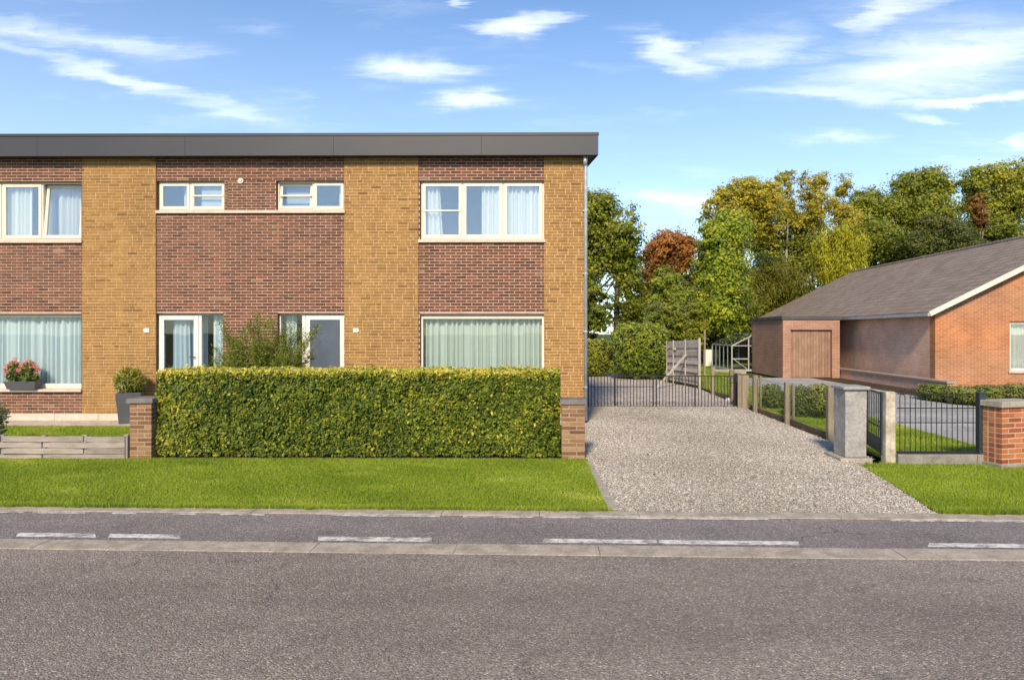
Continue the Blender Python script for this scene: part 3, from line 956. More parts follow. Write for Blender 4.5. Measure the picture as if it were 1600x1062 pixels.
# downpipe, vent, number plates
pxp = at(915.2, 400, 13.92).x
mb = MB()
mb.tube([(pxp, 13.92, .06), (pxp, 13.92, ZT - .25), (pxp - .01, 13.90, ZT - .05)], .036, 12)
dp = mb.build('downpipe', M_zinc, house, smooth=True)
MB().tube([(pxp - .012, 13.885, ZT - .22), (pxp - .012, 13.885, ZT - .05)], [.038, .055], 12).build('hopper', M_zinc, dp, smooth=True)
for zb in (.75, 1.9, 3.1, 4.4):
    MB().tube([(pxp, 13.92, zb - .015), (pxp, 13.92, zb + .015)], .041, 12).box(pxp - .06, pxp, 13.925, 13.99, zb - .01, zb + .01).build('bracket', M_zinc, dp)
vx_, vz_ = fx(376.5), fz(282.5)
mb = MB()
ring = lambda r, y, n=20: [(vx_ + r * math.cos(2 * math.pi * k / n), y, vz_ + r * math.sin(2 * math.pi * k / n)) for k in range(n)]
vent = MB().prism(ring(.062, FY + .002)[::-1], ring(.055, FY - .025)[::-1]).build('vent', M_white, house)
MB().prism(ring(.036, FY - .024)[::-1], ring(.034, FY - .028)[::-1]).build('vent_shade_disc', M_reveal, vent)  # dark raised disc; the hollow's shade is put into its colour
MB().prism(ring(.026, FY - .027)[::-1], ring(.024, FY - .036)[::-1]).build('vent_core', M_white, vent)
M_plate = m_plain('enamel_plate', (.80, .74, .60), .35, .5, .03, 3, 100, .03)
M_digit = m_plain('grey_numeral', (.42, .36, .27), .6, .3, .05, 3, 100, .03)
for k, (px0, px1) in enumerate(((225.8, 234.6), (552.7, 561.2))):
    a, b, z0, z1 = fx(px0), fx(px1), fz(519), fz(512.7)
    c = .022
    pts = [(a, z0), (b, z0), (b, z1), (a, z1)]
    if k: pts = [(a, z0), (b - c, z0), (b, z0 + c), (b, z1 - c), (b - c, z1), (a, z1)]
    else: pts = [(a + c, z0), (b, z0), (b, z1), (a + c, z1), (a, z1 - c), (a, z0 + c)]
    pl = MB().prism([(p[0], FY - .023, p[1]) for p in pts][::-1], [(p[0], FY - .036, p[1]) for p in pts][::-1]).build('number_plate', M_plate, house)
    h = z1 - z0; y = FY - .037
    if k == 0:
        x = a + .035
        MB().bar((x - .006, y, z1 - .018), (x + .03, y, z1 - .018), .002, .011).bar((x, y, z1 - .02), (x - .004, y, z0 + h * .5), .002, .009).build('numeral', M_digit, pl)
        MB().bar((x + .05, y, z1 - .018), (x + .05, y, z0 + .018), .002, .008).build('numeral', M_plate, pl)
    else:
        x = b - .045
        MB().bar((x - .018, y, z0 + h * .55), (x + .018, y, z0 + h * .55), .002, .03).build('numeral', M_digit, pl)

# ================================================================== front garden
GZ = 0.03
GARD = [(-13.5, 9.98), (-5.9, 9.98), (-5.9, 13.1), (-13.5, 13.1)]
sheet('garden_lawn', GARD, GZ, M_grassbase)
MB().box(-13.5, .15, 9.96, 13.9, -.06, .005).build('garden_bed', M_soil)['kind'] = 'structure'
tag(blades('grass', [(-11.6, 10.4), (-5.95, 10.4), (-5.95, 13.1), (-11.6, 13.1)], 80000, .02, .045, M_grass, z=GZ, width=.006),
    'longer grass of the small front garden behind the timber edging', 'grass', kind='stuff')
terrace = structure(MB().box(-13.5, -5.5, 13.1, FY - .08, .0, fz(656.5) - .035).build('terrace', M_soil))
M_slab = m_concrete('pink_paving', (.40, .32, .26), (.50, .42, .35), 60, .3)
zt = fz(656.5) + .002
for j in range(3):
    x = -12.6 + .2 * j
    while x < -5.6:
        MB().box(x + .004, x + .396, 13.1 + j * .275 + .004, 13.1 + (j + 1) * .275 - .004, zt - .06, zt + random.uniform(-.003, .003)).build('paving_slab', M_slab, terrace)
        x += .4

# ---- brick piers with coping
def brick_pier(name, label, x0, x1, y0, y1, z1, ch, m_b, m_m, m_c, cap_h, over, bl, stacked=None, group=None, zb=0.0, rot=0.0, cap_m=None):
    root = thing(name, ((x0 + x1) / 2, (y0 + y1) / 2, 0), label, 'brick pier', group)
    ca, sa = math.cos(rot), math.sin(rot); ox, oy = x0, y0
    def T(mb):
        if rot:
            mb.v = [(ox + (x - ox) * ca - (y - oy) * sa, oy + (x - ox) * sa + (y - oy) * ca, z) for (x, y, z) in mb.v]
        return mb
    j = .016
    core = T(MB().box(x0 + .004, x1 - .004, y0 + .004, y1 - .004, -.05, z1)).build('mortar_core', m_m, root)
    n = int(round((z1 - zb) / ch)); ch = (z1 - zb) / n
    def row(a, b, first):
        out = [a]; x = a + first
        while x < b - .02:
            out.append(x); x += bl
        out.append(b)
        if len(out) > 2 and out[-1] - out[-2] < .05: out.pop(-2)
        return list(zip(out[:-1], out[1:]))
    hb = bl / 2
    for r in range(n):
        za, zb_ = zb + r * ch + j / 2, zb + (r + 1) * ch - j / 2
        fr = row(x0, x1, bl if r % 2 else hb)
        for (a, b) in fr:                       # front and back faces own the corners
            e = random.uniform(-.002, .003)
            T(MB().box(a + (j / 2 if a > x0 else 0), b - (j / 2 if b < x1 else 0), y0 - e, y0 + .09, za, zb_, random.random())).build('brick', m_b, core, bevel=.002)
            T(MB().box(a + (j / 2 if a > x0 else 0), b - (j / 2 if b < x1 else 0), y1 - .09, y1 + e, za, zb_, random.random())).build('brick', m_b, core)
        for (a, b) in row(y0 + .09 + j, y1 - .09 - j, hb if r % 2 else bl):
            for (xa, xb) in ((x0, x0 + .085), (x1 - .085, x1)):
                T(MB().box(xa, xb, a + j / 2, b - j / 2, za, zb_, random.random())).build('brick', m_b, core)
    T(MB().box(x0 - over, x1 + over, y0 - over, y1 + over, z1 + .002, z1 + cap_h)).build('coping', m_c, root, bevel=.008)
    return root
pa, pb = at(202.5, 700, 9.92), at(236.5, 700, 9.92)
brick_pier('brick_pier', 'low brown brick pier with grey coping between timber edging and hedge', pa.x, pb.x, 9.92, 10.25, at(220, 630, 9.92).z, .0625, M_pierbrick, M_piermort, M_slate, .075, .035, .222)
pa, pb = at(877.5, 700, 9.92), at(914, 700, 9.92)
brick_pier('brick_pier', 'low brown brick pier with grey coping between hedge and gravel driveway', pa.x, pb.x, 9.92, 10.25, at(895, 632, 9.92).z, .0625, M_pierbrick, M_piermort, M_slate, .075, .025, .222)

# ---- timber edging: woven boards between posts
zt0, zt1 = at(100, 718.5, 9.9).z, at(100, 680, 9.9).z
te = thing('timber_edging', (-8.5, 9.9, 0), 'low weathered grey timber edging of woven boards beside the brick pier', 'edging')
xe = at(200.5, 700, 9.9).x
ph_ = (zt1 - zt0) / 4
posts = [xe - .035 - .62 * k for k in range(8)]
for k, xp in enumerate(posts):
    MB().box(xp - .032, xp + .032, 9.905, 9.955, zt0 - .05, zt1 + random.uniform(.0, .02), random.random()).build('post', M_greywood, te, bevel=.004)
for r in range(4):
    za, zb_ = zt0 + r * ph_ + .004, zt0 + (r + 1) * ph_ - .006
    off = r % 2
    i = 0 if off == 0 else 0
    k = 0
    while k < len(posts) - 1:
        step = 1 if (k == 0 and off) else 2
        k2 = min(k + step, len(posts) - 1)
        xa, xb = posts[k2], posts[k]
        # boards pass alternately in front of posts: bow forward at their middle
        mb = MB(); n = 8
        dz = random.uniform(-.004, .004); sag = random.uniform(-.006, .006)
        for q in range(n):
            t0, t1 = q / n, (q + 1) / n
            X0, X1 = xa + (xb - xa) * t0 + .012 * (q == 0), xa + (xb - xa) * t1 - .012 * (q == n - 1)
            bow = lambda t: 9.888 - .03 * math.sin(math.pi * t)
            zz = lambda t: dz + sag * math.sin(math.pi * t)
            tn = .5
            mb.prism([(X0, bow(t0), za + zz(t0)), (X1, bow(t1), za + zz(t1)), (X1, bow(t1) + .012, za + zz(t1)), (X0, bow(t0) + .012, za + zz(t0))],
                     [(X0, bow(t0), zb_ + zz(t0)), (X1, bow(t1), zb_ + zz(t1)), (X1, bow(t1) + .012, zb_ + zz(t1)), (X0, bow(t0) + .012, zb_ + zz(t0))])
        mb.t = [random.random()] * len(mb.t)
        mb.build('plank', M_greywood, te)
        k = k2
MB().box(xe - .02, xe, 9.88, 9.90, zt0, zt1, .6).build('end_strip', M_greywood, te)

# ---- clipped hedge
hx0, hx1 = at(239, 700, 9.95).x + .02, at(877, 700, 9.95).x - .02
HY0, HY1, HZ = 10.0, 10.85, at(560, 577, 10.0).z - .02
hedge = thing('clipped_hedge', ((hx0 + hx1) / 2, 10.4, 0), 'long clipped green hedge with yellow tips between the two brick piers', 'hedge')
M_core = m_ground('hedge_core', (.03, .03, .012), (.06, .055, .025), 20)
MB().box(hx0 + .13, hx1 - .13, HY0 + .13, HY1 - .13, .16, HZ - .12).build('dark_core', M_core, hedge)  # solid box for the stems, dark colour standing in for inner shade
def hedge_leaves(n, face):
    t = R.random((n, 2)); d = np.abs(R.normal(size=n)) * .07
    lump = lambda a, b: .020 * np.sin(a * 5.1 + 2.3 * np.sin(b * 4)) + .016 * np.sin(b * 11 + 2 * np.sin(a * 6.3)) + .012 * np.sin(a * 23 + 3 * np.sin(b * 9))
    if face == 'f':
        x = hx0 + t[:, 0] * (hx1 - hx0); z = .03 + t[:, 1] ** .92 * (HZ - .03)
        c = np.stack([x, HY0 + d + lump(x, z), z], 1); nn = np.array([0, -1, .35])
    elif face == 'b':
        x = hx0 + t[:, 0] * (hx1 - hx0); z = .05 + t[:, 1] * (HZ - .05)
        c = np.stack([x, HY1 - d, z], 1); nn = np.array([0, 1, .3])
    elif face == 't':
        x = hx0 + t[:, 0] * (hx1 - hx0); y = HY0 + t[:, 1] * (HY1 - HY0)
        c = np.stack([x, y, HZ - d * .8 + lump(x, y) * .8 + (R.random(n) > .97) * .03], 1); nn = np.array([0, -.2, 1])
    else:
        s = 1 if face == 'r' else -1
        y = HY0 + t[:, 0] * (HY1 - HY0); z = .04 + t[:, 1] * (HZ - .04)
        c = np.stack([(hx1 if s > 0 else hx0) - s * d, y, z], 1); nn = np.array([s, 0, .3])
    nor = nn + R.normal(size=(n, 3)) * .62
    return c, nor, d
parts = [hedge_leaves(n, f) for n, f in ((36000, 'f'), (17000, 't'), (3600, 'l'), (3600, 'r'), (9000, 'b'))]
c = np.concatenate([p[0] for p in parts]); nr = np.concatenate([p[1] for p in parts]); dd = np.concatenate([p[2] for p in parts])
sz = R.uniform(.034, .07, len(c))
axis = np.tile(np.array([0, 0, -1.0]), (len(c), 1)) + R.normal(size=(len(c), 3)) * .8
v, f = leaf_mesh(c, nr, sz, .58, .35, axis)
cell = R.normal(size=(90, 30)) * .085; cell2 = R.normal(size=(30, 10)) * .05
def cellv(g, sx, sz):
    a = np.clip((c[:, 0] - hx0) / sx, 0, g.shape[0] - 1.01); b = np.clip(c[:, 2] / sz, 0, g.shape[1] - 1.01)
    i, j = a.astype(int), b.astype(int); fa, fb = a - i, b - j
    return g[i, j] * (1 - fa) * (1 - fb) + g[i + 1, j] * fa * (1 - fb) + g[i, j + 1] * (1 - fa) * fb + g[i + 1, j + 1] * fa * fb
patchy = cellv(cell, .07, .05) + cellv(cell2, .21, .15) + .04 * np.sin(c[:, 0] * 1.1 + 2.6)
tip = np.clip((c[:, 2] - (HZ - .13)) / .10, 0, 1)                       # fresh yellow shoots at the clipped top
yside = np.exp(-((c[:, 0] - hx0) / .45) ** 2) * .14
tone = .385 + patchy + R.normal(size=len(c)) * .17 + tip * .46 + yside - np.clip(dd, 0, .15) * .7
tone[R.random(len(c)) < .06] += .28
M_hedge = m_leaf('hedge_leaf', [(0, (.035, .06, .01)), (.3, (.088, .13, .014)), (.5, (.165, .205, .02)), (.7, (.30, .305, .03)), (.88, (.48, .43, .045)), (1, (.62, .54, .12))], .35, .04, .45)
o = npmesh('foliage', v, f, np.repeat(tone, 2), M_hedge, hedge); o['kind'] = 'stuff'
mb = MB()
for k in range(34):
    x = hx0 + (k + random.random()) / 34 * (hx1 - hx0); y = random.uniform(HY0 + .2, HY1 - .2)
    mb.tube([(x, y, 0), (x + random.uniform(-.1, .1), y - .08, .2), (x + random.uniform(-.2, .2), y, .7)], [.02, .016, .008], 5)
o = mb.build('stems', M_bark, hedge); o['kind'] = 'stuff'

# ---- feathery shrub behind the hedge
def shrub_sprays(name, parent, base, sprays, leaf_n, lsize, m, m_stem, spread=.05, droop=.15, aspect=.22):
    """sprays: list of (tip, thickness) arcs from base"""
    st = MB(); C, N, A = [], [], []
    for tip, rr in sprays:
        b = Vector(base) + Vector((random.uniform(-.1, .1), random.uniform(-.1, .1), 0))
        tp = Vector(tip)
        mid = b.lerp(tp, .55) + Vector((0, 0, (tp - b).length * .12))
        P = [b.lerp(mid, q).lerp(mid.lerp(tp, q), q) for q in np.linspace(0, 1, 7)]
        st.tube(P, list(np.linspace(rr, .002, 7)), 5)
        for _ in range(leaf_n):
            q = .25 + .75 * random.random() ** .7
            i = min(int(q * 6), 5); p = P[i].lerp(P[i + 1], q * 6 - i)
            off = Vector((random.gauss(0, 1), random.gauss(0, 1), random.gauss(0, 1))) * spread * (1.6 - q)
            C.append(p + off); A.append((P[i + 1] - P[i]).normalized() + off.normalized() * .9)
            N.append((random.gauss(0, 1), random.gauss(0, 1) - .4, random.gauss(.4, 1)))
    st.build('stems', m_stem, parent)['kind'] = 'stuff'
    C, N, A = np.array(C), np.array(N), np.array(A)
    v, f = leaf_mesh(C, N, R.uniform(lsize * .6, lsize * 1.3, len(C)), aspect, .2, A)
    o = npmesh('foliage', v, f, np.repeat(np.clip(R.normal(.5, .2, len(C)), 0, 1), 2), m, parent)
    o['kind'] = 'stuff'
    return o
M_feather = m_leaf('feathery_leaf', [(0, (.05, .08, .01)), (.4, (.14, .18, .018)), (.75, (.24, .26, .03)), (1, (.36, .34, .06))], .4, .04)
sb = at(412, 640, 12.2)
sh = thing('feathery_shrub', (sb.x, sb.y, .05), 'loose feathery green shrub growing behind the hedge in front of the doors', 'shrub')
spr = []
for (x, y) in ((345, 500), (338, 545), (332, 560), (352, 520), (360, 535), (372, 528), (380, 512), (392, 505), (402, 490), (405, 512), (418, 500), (428, 497), (430, 520),
               (440, 520), (448, 535), (455, 503), (458, 520), (470, 515), (500, 510), (488, 520), (490, 552), (478, 535), (465, 545), (425, 540), (395, 535), (370, 550), (355, 555), (410, 550), (440, 555), (480, 565), (350, 568)):
    spr.append((at(x + random.uniform(-3, 3), y, 12.2 + random.uniform(-.35, .35)), .012))
for k in range(26):
    spr.append((at(random.uniform(350, 478), random.uniform(520, 570), 12.2 + random.uniform(-.4, .4)), .008))
shrub_sprays('foliage', sh, (sb.x, sb.y, .05), spr, 520, .06, M_feather, M_bark, .075)

# ---- tall planter with evergreen
M_pot = m_plain('anthracite_pot', (.075, .078, .088), .5, .35, .08, 4, 60, .08)
pc = at(203, 650, 13.55)
tp_ = thing('tall_planter', (pc.x, 13.55, .05), 'tall tapered anthracite planter with a bushy evergreen beside the brick pier', 'planter')
def rotsq(cx, cy, w, z, a):
    return [(cx + math.cos(a + k * math.pi / 2) * w * .7071, cy + math.sin(a + k * math.pi / 2) * w * .7071, z) for k in range(4)]
ptop = at(203, 612.5, 13.55).z; ang = rad(45 + 24)
mb = MB(); mb.prism(rotsq(pc.x, 13.55, .34, .05, ang), rotsq(pc.x, 13.55, .45, ptop, ang)); mb.build('pot', M_pot, tp_, bevel=.008)
MB().prism(rotsq(pc.x, 13.55, .405, ptop - .02, ang), rotsq(pc.x, 13.55, .41, ptop + .004, ang)).build('potting_soil', M_soil, tp_)
M_topiary = m_leaf('evergreen_leaf', [(0, (.03, .05, .008)), (.4, (.11, .14, .016)), (.7, (.24, .24, .025)), (1, (.44, .38, .06))], .3, .06)
def ball_leaves(parent, cen, r, n, ls, m, aspect=.3, name='foliage', up=.5, tmean=.5, zmin=-9.0):
    d = unit(R.normal(size=(n, 3)))
    rr = (R.random(n) ** .4)[:, None]
    C = np.array(cen) + d * rr * np.array(r) * R.uniform(.85, 1.1, (n, 1))
    C[:, 2] = np.where(C[:, 2] < zmin, zmin + R.random(n) * .12, C[:, 2])
    A = d + np.array([0, 0, up])
    v, f = leaf_mesh(C, R.normal(size=(n, 3)) + np.array([0, -.5, .3]), R.uniform(ls * .7, ls * 1.3, n), aspect, .2, A)
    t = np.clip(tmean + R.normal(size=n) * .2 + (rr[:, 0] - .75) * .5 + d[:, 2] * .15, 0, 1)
    o = npmesh(name, v, f, np.repeat(t, 2), m, parent); o['kind'] = 'stuff'
    return o
ball_leaves(tp_, (pc.x, 13.55, ptop + .20), (.28, .27, .30), 5200, .095, M_topiary, .24, tmean=.55, zmin=ptop + .02, up=.9)

# ---- window box with pink flowers on the sill
bx0, bx1 = at(9.5, 600, 13.9).x, at(59.5, 600, 13.9).x
wz0, wz1 = fz(608.0) + .002, at(30, 595.5, 13.9).z
fb = thing('window_box', ((bx0 + bx1) / 2, 13.93, wz0), 'dark window box of pink flowers standing on the window sill', 'window box')
i_ = .045
mb = MB(); mb.prism([(bx0 + i_, 13.86, wz0), (bx1 - i_, 13.86, wz0), (bx1 - i_, 14.0, wz0), (bx0 + i_, 14.0, wz0)], [(bx0, 13.82, wz1), (bx1, 13.82, wz1), (bx1, 14.04, wz1), (bx0, 14.04, wz1)])
mb.build('box', M_pot, fb, bevel=.006)
M_gleaf = m_leaf('geranium_leaf', [(0, (.03, .06, .012)), (.5, (.10, .15, .025)), (1, (.22, .25, .05))], .3, .05)
for q, (px, py, rx, rz) in enumerate(((22, 574, .15, .26), (46, 574, .18, .26))):
    cc = at(px, py + 8, 13.92)
    ball_leaves(fb, (cc.x, 13.92, cc.z - .02), (rx, .13, rz), 950, .08, M_gleaf, .5, up=.6, zmin=wz1 + .01)
M_pink = m_leaf('pink_petal', [(0, (.55, .12, .15)), (.5, (.72, .26, .27)), (1, (.85, .55, .50))], .35, .02)
for (px, py) in ((7, 577), (11, 572), (14, 569), (20, 566), (24, 560), (28, 566), (33, 572), (36, 567), (41, 566), (45, 563), (50, 566), (53, 571), (57, 575), (61, 577), (16, 576), (27, 578), (47, 573), (31, 579), (12, 581), (56, 581)):
    cc = at(px, py, 13.84 + random.uniform(-.05, .06))
    n = 26
    C = np.array(cc) + R.normal(size=(n, 3)) * .02
    v, f = leaf_mesh(C, R.normal(size=(n, 3)) + np.array([0, -1, .5]), R.uniform(.02, .036, n), .9, .2)
    npmesh('blossom', v, f, np.repeat(R.random(n), 2), M_pink, fb)

# ---- shrub cut by the frame edge in the garden
le = at(-14, 690, 10.8)
gs = thing('garden_shrub', (le.x, le.y, .08), 'small dark leafed shrub in the garden at the edge of the picture', 'shrub')
spr = [(at(random.uniform(-46, 9), random.uniform(612, 672), 10.8 + random.uniform(-.3, .3)), .007) for _ in range(34)]
M_shrub = m_leaf('dark_shrub_leaf', [(0, (.02, .04, .012)), (.5, (.055, .085, .02)), (1, (.13, .16, .04))], .3, .07)
shrub_sprays('foliage', gs, (le.x, le.y, .08), spr, 70, .05, M_shrub, M_bark, .05, aspect=.5)

# ================================================================== drive side: gates, fences, utility box
GY = 17.1
def gx(px): return at(px, 610, GY).x
def gz(py): return at(1030, py, GY).z
gate_grp = 'leaves of the double driveway gate'
def gate_leaf(x0, x1, label, heavy, mid):
    g = thing('iron_gate', (x0, GY, 0), label, 'gate', gate_grp)
    zb, zt_, zm = gz(635), gz(587.3), gz(604)
    for z, w in ((zb, .03), (zt_, .025)):
        MB().box(x0, x1, GY - w / 2, GY + w / 2, z - w / 2, z + w / 2).build('rail', M_iron, g)
    if mid: MB().box(x0 + .02, x1 - .02, GY - .008, GY + .008, zm - .008, zm + .008).build('rail', M_iron, g)
    for xx in (x0, x1) + tuple(gx(h) for h in heavy):
        MB().box(xx - .016, xx + .016, GY - .017, GY + .017, zb - .03, zt_ + .03).build('stile', M_iron, g)
    n = int(round((x1 - x0) / .081)); me = None
    for k in range(1, n):
        xx = x0 + (x1 - x0) * k / n
        if me is None: me = MB().tube([(0, 0, zb), (0, 0, zt_)], .0095, 6).mesh('bar', M_iron)
        o = bpy.data.objects.new('bar', me); o.location = (xx, GY, 0); link(o, g)
    return g
gate_leaf(gx(919), gx(1020.5), 'black iron gate leaf hung at the house wall side', (961,), True)
gate_leaf(gx(1025.5), gx(1147), 'black iron gate leaf on the side of the wooden fence posts', (1086,), False)
gp = MB(); xg = gx(1150)
gp.box(xg - .03, xg + .03, GY - .03, GY + .03, -.05, gz(583))
tag(gp.build('gate_post', M_iron), 'slim black iron gate post beside upright timber boards', 'post')
mb = MB()   # scroll hinge
for k, (cz, r) in enumerate(((gz(594), .07), (gz(600), .05))):
    mb.tube([(xg - .10 + r * math.cos(a), GY - .03, cz + r * math.sin(a)) for a in np.linspace(-.5, 4.6, 14)], .008, 5)
mb.bar((xg - .14, GY - .03, gz(631)), (xg - .04, GY - .03, gz(622)), .02)
tag(mb.build('gate_latch', M_iron), 'curled black iron latch at the end of the gate', 'latch')

# upright boards beside the gate post
for k, (a, b, y0, y1) in enumerate(((1153, 1159.5, 586, 638.5), (1159.8, 1170.5, 586, 639))):
    p0, p1 = at(a, 600, 16.75), at(b, 600, 16.75)
    o = MB().box(p0.x, p1.x - .006, 16.75, 16.80, -.05, at(1160, y0, 16.75).z, .2 + .5 * k).build('upright_board', M_postwood, bevel=.004)
    tag(o, ('narrow' if k == 0 else 'wide') + ' upright timber board beside the gate post', 'board')

# fence along the drive: concrete-like posts, mesh, gravel boards
FXX = 4.86
def fence_post(px, yb, yt, X, label, w=.10, m=None, back=True):
    Y = gnd(px, yb).y
    zt_ = at(px, yt, Y).z
    g = thing('fence_post', (X, Y, 0), label, 'post', 'posts of the fence along the driveway')
    MB().box(X - w / 2, X + w / 2, Y - w / 2, Y + w / 2, -.05, zt_, random.random()).build('post', m or M_postwood, g, bevel=.008)
    if back:
        MB().box(X + w / 2 + .05, X + w / 2 + .10, Y - .02, Y + .03, -.05, zt_ - .02, .2).build('stay', M_postwood, g, bevel=.005)
    return Y
ys = []
for i, (px, yb, yt, lb, bk) in enumerate(((1297, 688, 604.5, 'square timber fence post next to the concrete utility box', True),
                                  (1230, 661, 597, 'square timber fence post midway between the boards and the utility box', True),
                                  (1180, 643.5, 586, 'square timber fence post next to the upright boards', True),
                                  (1143.5, 625, 577.5, 'square timber fence post behind the gate leaf near its latch', False),
                                  (1114, 616.5, 573, 'square timber fence post beside the slatted wooden screen', False))):
    X = gnd(px, yb).x
    ys.append((X, fence_post(px, yb, yt, X, lb, .105 if i < 3 else .12, back=bk)))
M_wire = m_plain('green_wire', (.03, .06, .035), .5, .4, .1, 20, 60, .1)
M_board = m_wood('gravel_board', [(0, (.13, .09, .06)), (1, (.20, .14, .10))], (20, 1.5, 20))
for i in range(4):
    (xa, ya), (xb, yb) = ys[i], ys[i + 1]
    L = math.hypot(xb - xa, yb - ya); H = .80 if i < 3 else .72
    fp = thing('mesh_fence', ((xa + xb) / 2, (ya + yb) / 2, 0), ('green wire mesh beside the utility box', 'green wire mesh in front of the low bushes', 'short green wire mesh by the gate post', 'green wire mesh fence behind the gate leaf')[i] + (' between timber posts' if i < 3 else ''), 'wire fence', 'wire mesh bays along the driveway')
    P = lambda t, z: (xa + (xb - xa) * t + .03, ya + (yb - ya) * t, z)
    mb = MB(); n = int(L / .065)
    for k in range(1, n):
        mb.tube([P(k / n, .12), P(k / n, H)], .0022, 3, cap=False)
    for z in (.14, .3, .46, .62, H - .01):
        mb.tube([P(0, z), P(1, z)], .0022, 3, cap=False)
    o = mb.build('wire', M_wire, fp); o['kind'] = 'stuff'
    t0, t1 = .06 / L, 1 - .06 / L
    MB().prism([P(t0, -.03), P(t1, -.03), (P(t1, 0)[0] + .03, P(t1, 0)[1], -.03), (P(t0, 0)[0] + .03, P(t0, 0)[1], -.03)],
               [P(t0, .10), P(t1, .10), (P(t1, 0)[0] + .03, P(t1, 0)[1], .10), (P(t0, 0)[0] + .03, P(t0, 0)[1], .10)], .4).build('gravel_board', M_board, fp)

# utility box
ux0, ux1 = at(1321, 719, 9.87).x, at(1354, 719, 9.87).x
uz = at(1330, 609, 9.87).z
ub = thing('utility_box', ((ux0 + ux1) / 2, 10.05, 0), 'grey concrete utility box with a flat lid on a concrete base', 'utility box')
MB().prism([(ux0, 9.87, .05), (ux1, 9.87, .05), (ux1, 10.24, .05), (ux0 - .02, 10.24, .05)], [(ux0, 9.87, uz), (ux1 + .01, 9.87, uz), (ux1 + .01, 10.24, uz), (ux0 - .02, 10.24, uz)]).build('body', M_box, ub, bevel=.012)
MB().box(ux0 - .045, ux1 + .045, 9.825, 10.285, uz + .002, uz + .05).build('lid', M_box, ub, bevel=.012)
MB().box(ux0 - .10, ux1 + .06, 9.80, 10.40, -.04, .048).build('base', M_conc2, ub, bevel=.012)

# small side gate (ajar) + concrete post + railing
cpx0, cpx1 = at(1384, 700, 9.6).x, at(1400, 700, 9.6).x
cz = at(1392, 612, 9.6).z
cp = MB().prism([(cpx0, 9.6, -.05), (cpx1, 9.6, -.05), (cpx1, 9.75, -.05), (cpx0, 9.75, -.05)], [(cpx0 + .006, 9.6, cz), (cpx1 - .006, 9.6, cz), (cpx1 - .006, 9.74, cz), (cpx0 + .006, 9.74, cz)])
M_mossy = m_concrete('stained_concrete', (.30, .26, .19), (.50, .45, .36), 22, .6)
tag(cp.build('concrete_post', M_mossy, bevel=.01), 'stained pale concrete post between the side gate and the iron railing', 'post')
sgx, sgy = at(1380.5, 700, 9.72).x, 9.72
sgx2, sgy2 = sgx + .10, sgy + 1.0
sg = thing('side_gate', (sgx, sgy, 0), 'small dark iron side gate standing open between utility box and concrete post', 'gate')
zs = at(1380, 613, 9.72).z
def SP(t, z): return (sgx - .02 + (at(1357, 650, 10.6).x - sgx) * t, sgy + .9 * t, z)
MB().bar(SP(0, .12), SP(0, zs + .01), .05).build('stile', M_green_iron, sg)
MB().bar(SP(1, .12), SP(1, zs - .02), .035).build('stile', M_green_iron, sg)
for z in (zs - .02, .5):
    MB().bar(SP(0, z), SP(1, z), .022).build('rail', M_green_iron, sg)
MB().prism([SP(0, .12), SP(1, .12), (SP(1, 0)[0] + .01, SP(1, 0)[1], .12), (SP(0, 0)[0] + .01, SP(0, 0)[1], .12)], [SP(0, .34), SP(1, .34), (SP(1, 0)[0] + .01, SP(1, 0)[1], .34), (SP(0, 0)[0] + .01, SP(0, 0)[1], .34)]).build('kick_panel', M_green_iron, sg)
for k in range(1, 9):
    MB().tube([SP(k / 9, .34), SP(k / 9, zs - .02)], .007, 6).build('bar', M_green_iron, sg)
MB().bar((SP(.12, .58)[0] - .02, SP(.12, .58)[1], .58), (SP(.12, .58)[0] + .03, SP(.12, .58)[1] - .05, .58), .02).build('handle', M_green_iron, sg)

RYY = 9.58
rx = lambda px: at(px, 660, RYY).x
rz = lambda py: at(1460, py, RYY).z
rl = thing('iron_railing', ((rx(1400) + rx(1530)) / 2, RYY, 0), 'black iron railing with two looped bars on a low concrete plinth', 'railing')
MB().box(rx(1401), rx(1524), RYY - .05, RYY + .09, -.05, rz(709)).build('plinth', M_conc, rl, bevel=.008)
MB().box(rx(1524.5), rx(1544.5), RYY - .05, RYY + .09, -.05, rz(709) + .003).build('plinth', M_conc, rl, bevel=.008)
for py, w in ((706, .026), (660, .012), (637.3, .014), (615.3, .012)):
    MB().bar((rx(1402), RYY, rz(py)), (rx(1529), RYY, rz(py)), w).build('rail', M_iron, rl)
xs_ = np.linspace(1405.5, 1520, 15)
for k, px in enumerate(xs_):
    top = rz(620) if k < 4 else rz(615.5)
    MB().tube([(rx(px), RYY - .008, rz(706)), (rx(px), RYY - .008, top)], .0065, 6).build('bar', M_iron, rl)
for k in (0, 2):
    xc = (rx(xs_[k]) + rx(xs_[k + 1])) / 2; rr = (rx(xs_[k + 1]) - rx(xs_[k])) / 2
    MB().tube([(xc + rr * math.cos(a), RYY - .008, rz(620) + rr * math.sin(a)) for a in np.linspace(0, math.pi, 9)], .0065, 6).build('hoop', M_iron, rl)
    MB().tube([(xc + .026 * math.cos(a), RYY - .008, rz(609.3) + .026 * math.sin(a)) for a in np.linspace(0, 2 * math.pi, 13)], .005, 5).build('ring', M_iron, rl)
tag(MB().box(rx(1527.5), rx(1538), RYY - .04, RYY + .05, -.02, rz(612)).build('railing_post', M_green_iron, bevel=.004), 'square dark blue metal post between the iron railing and the brick pier', 'post')

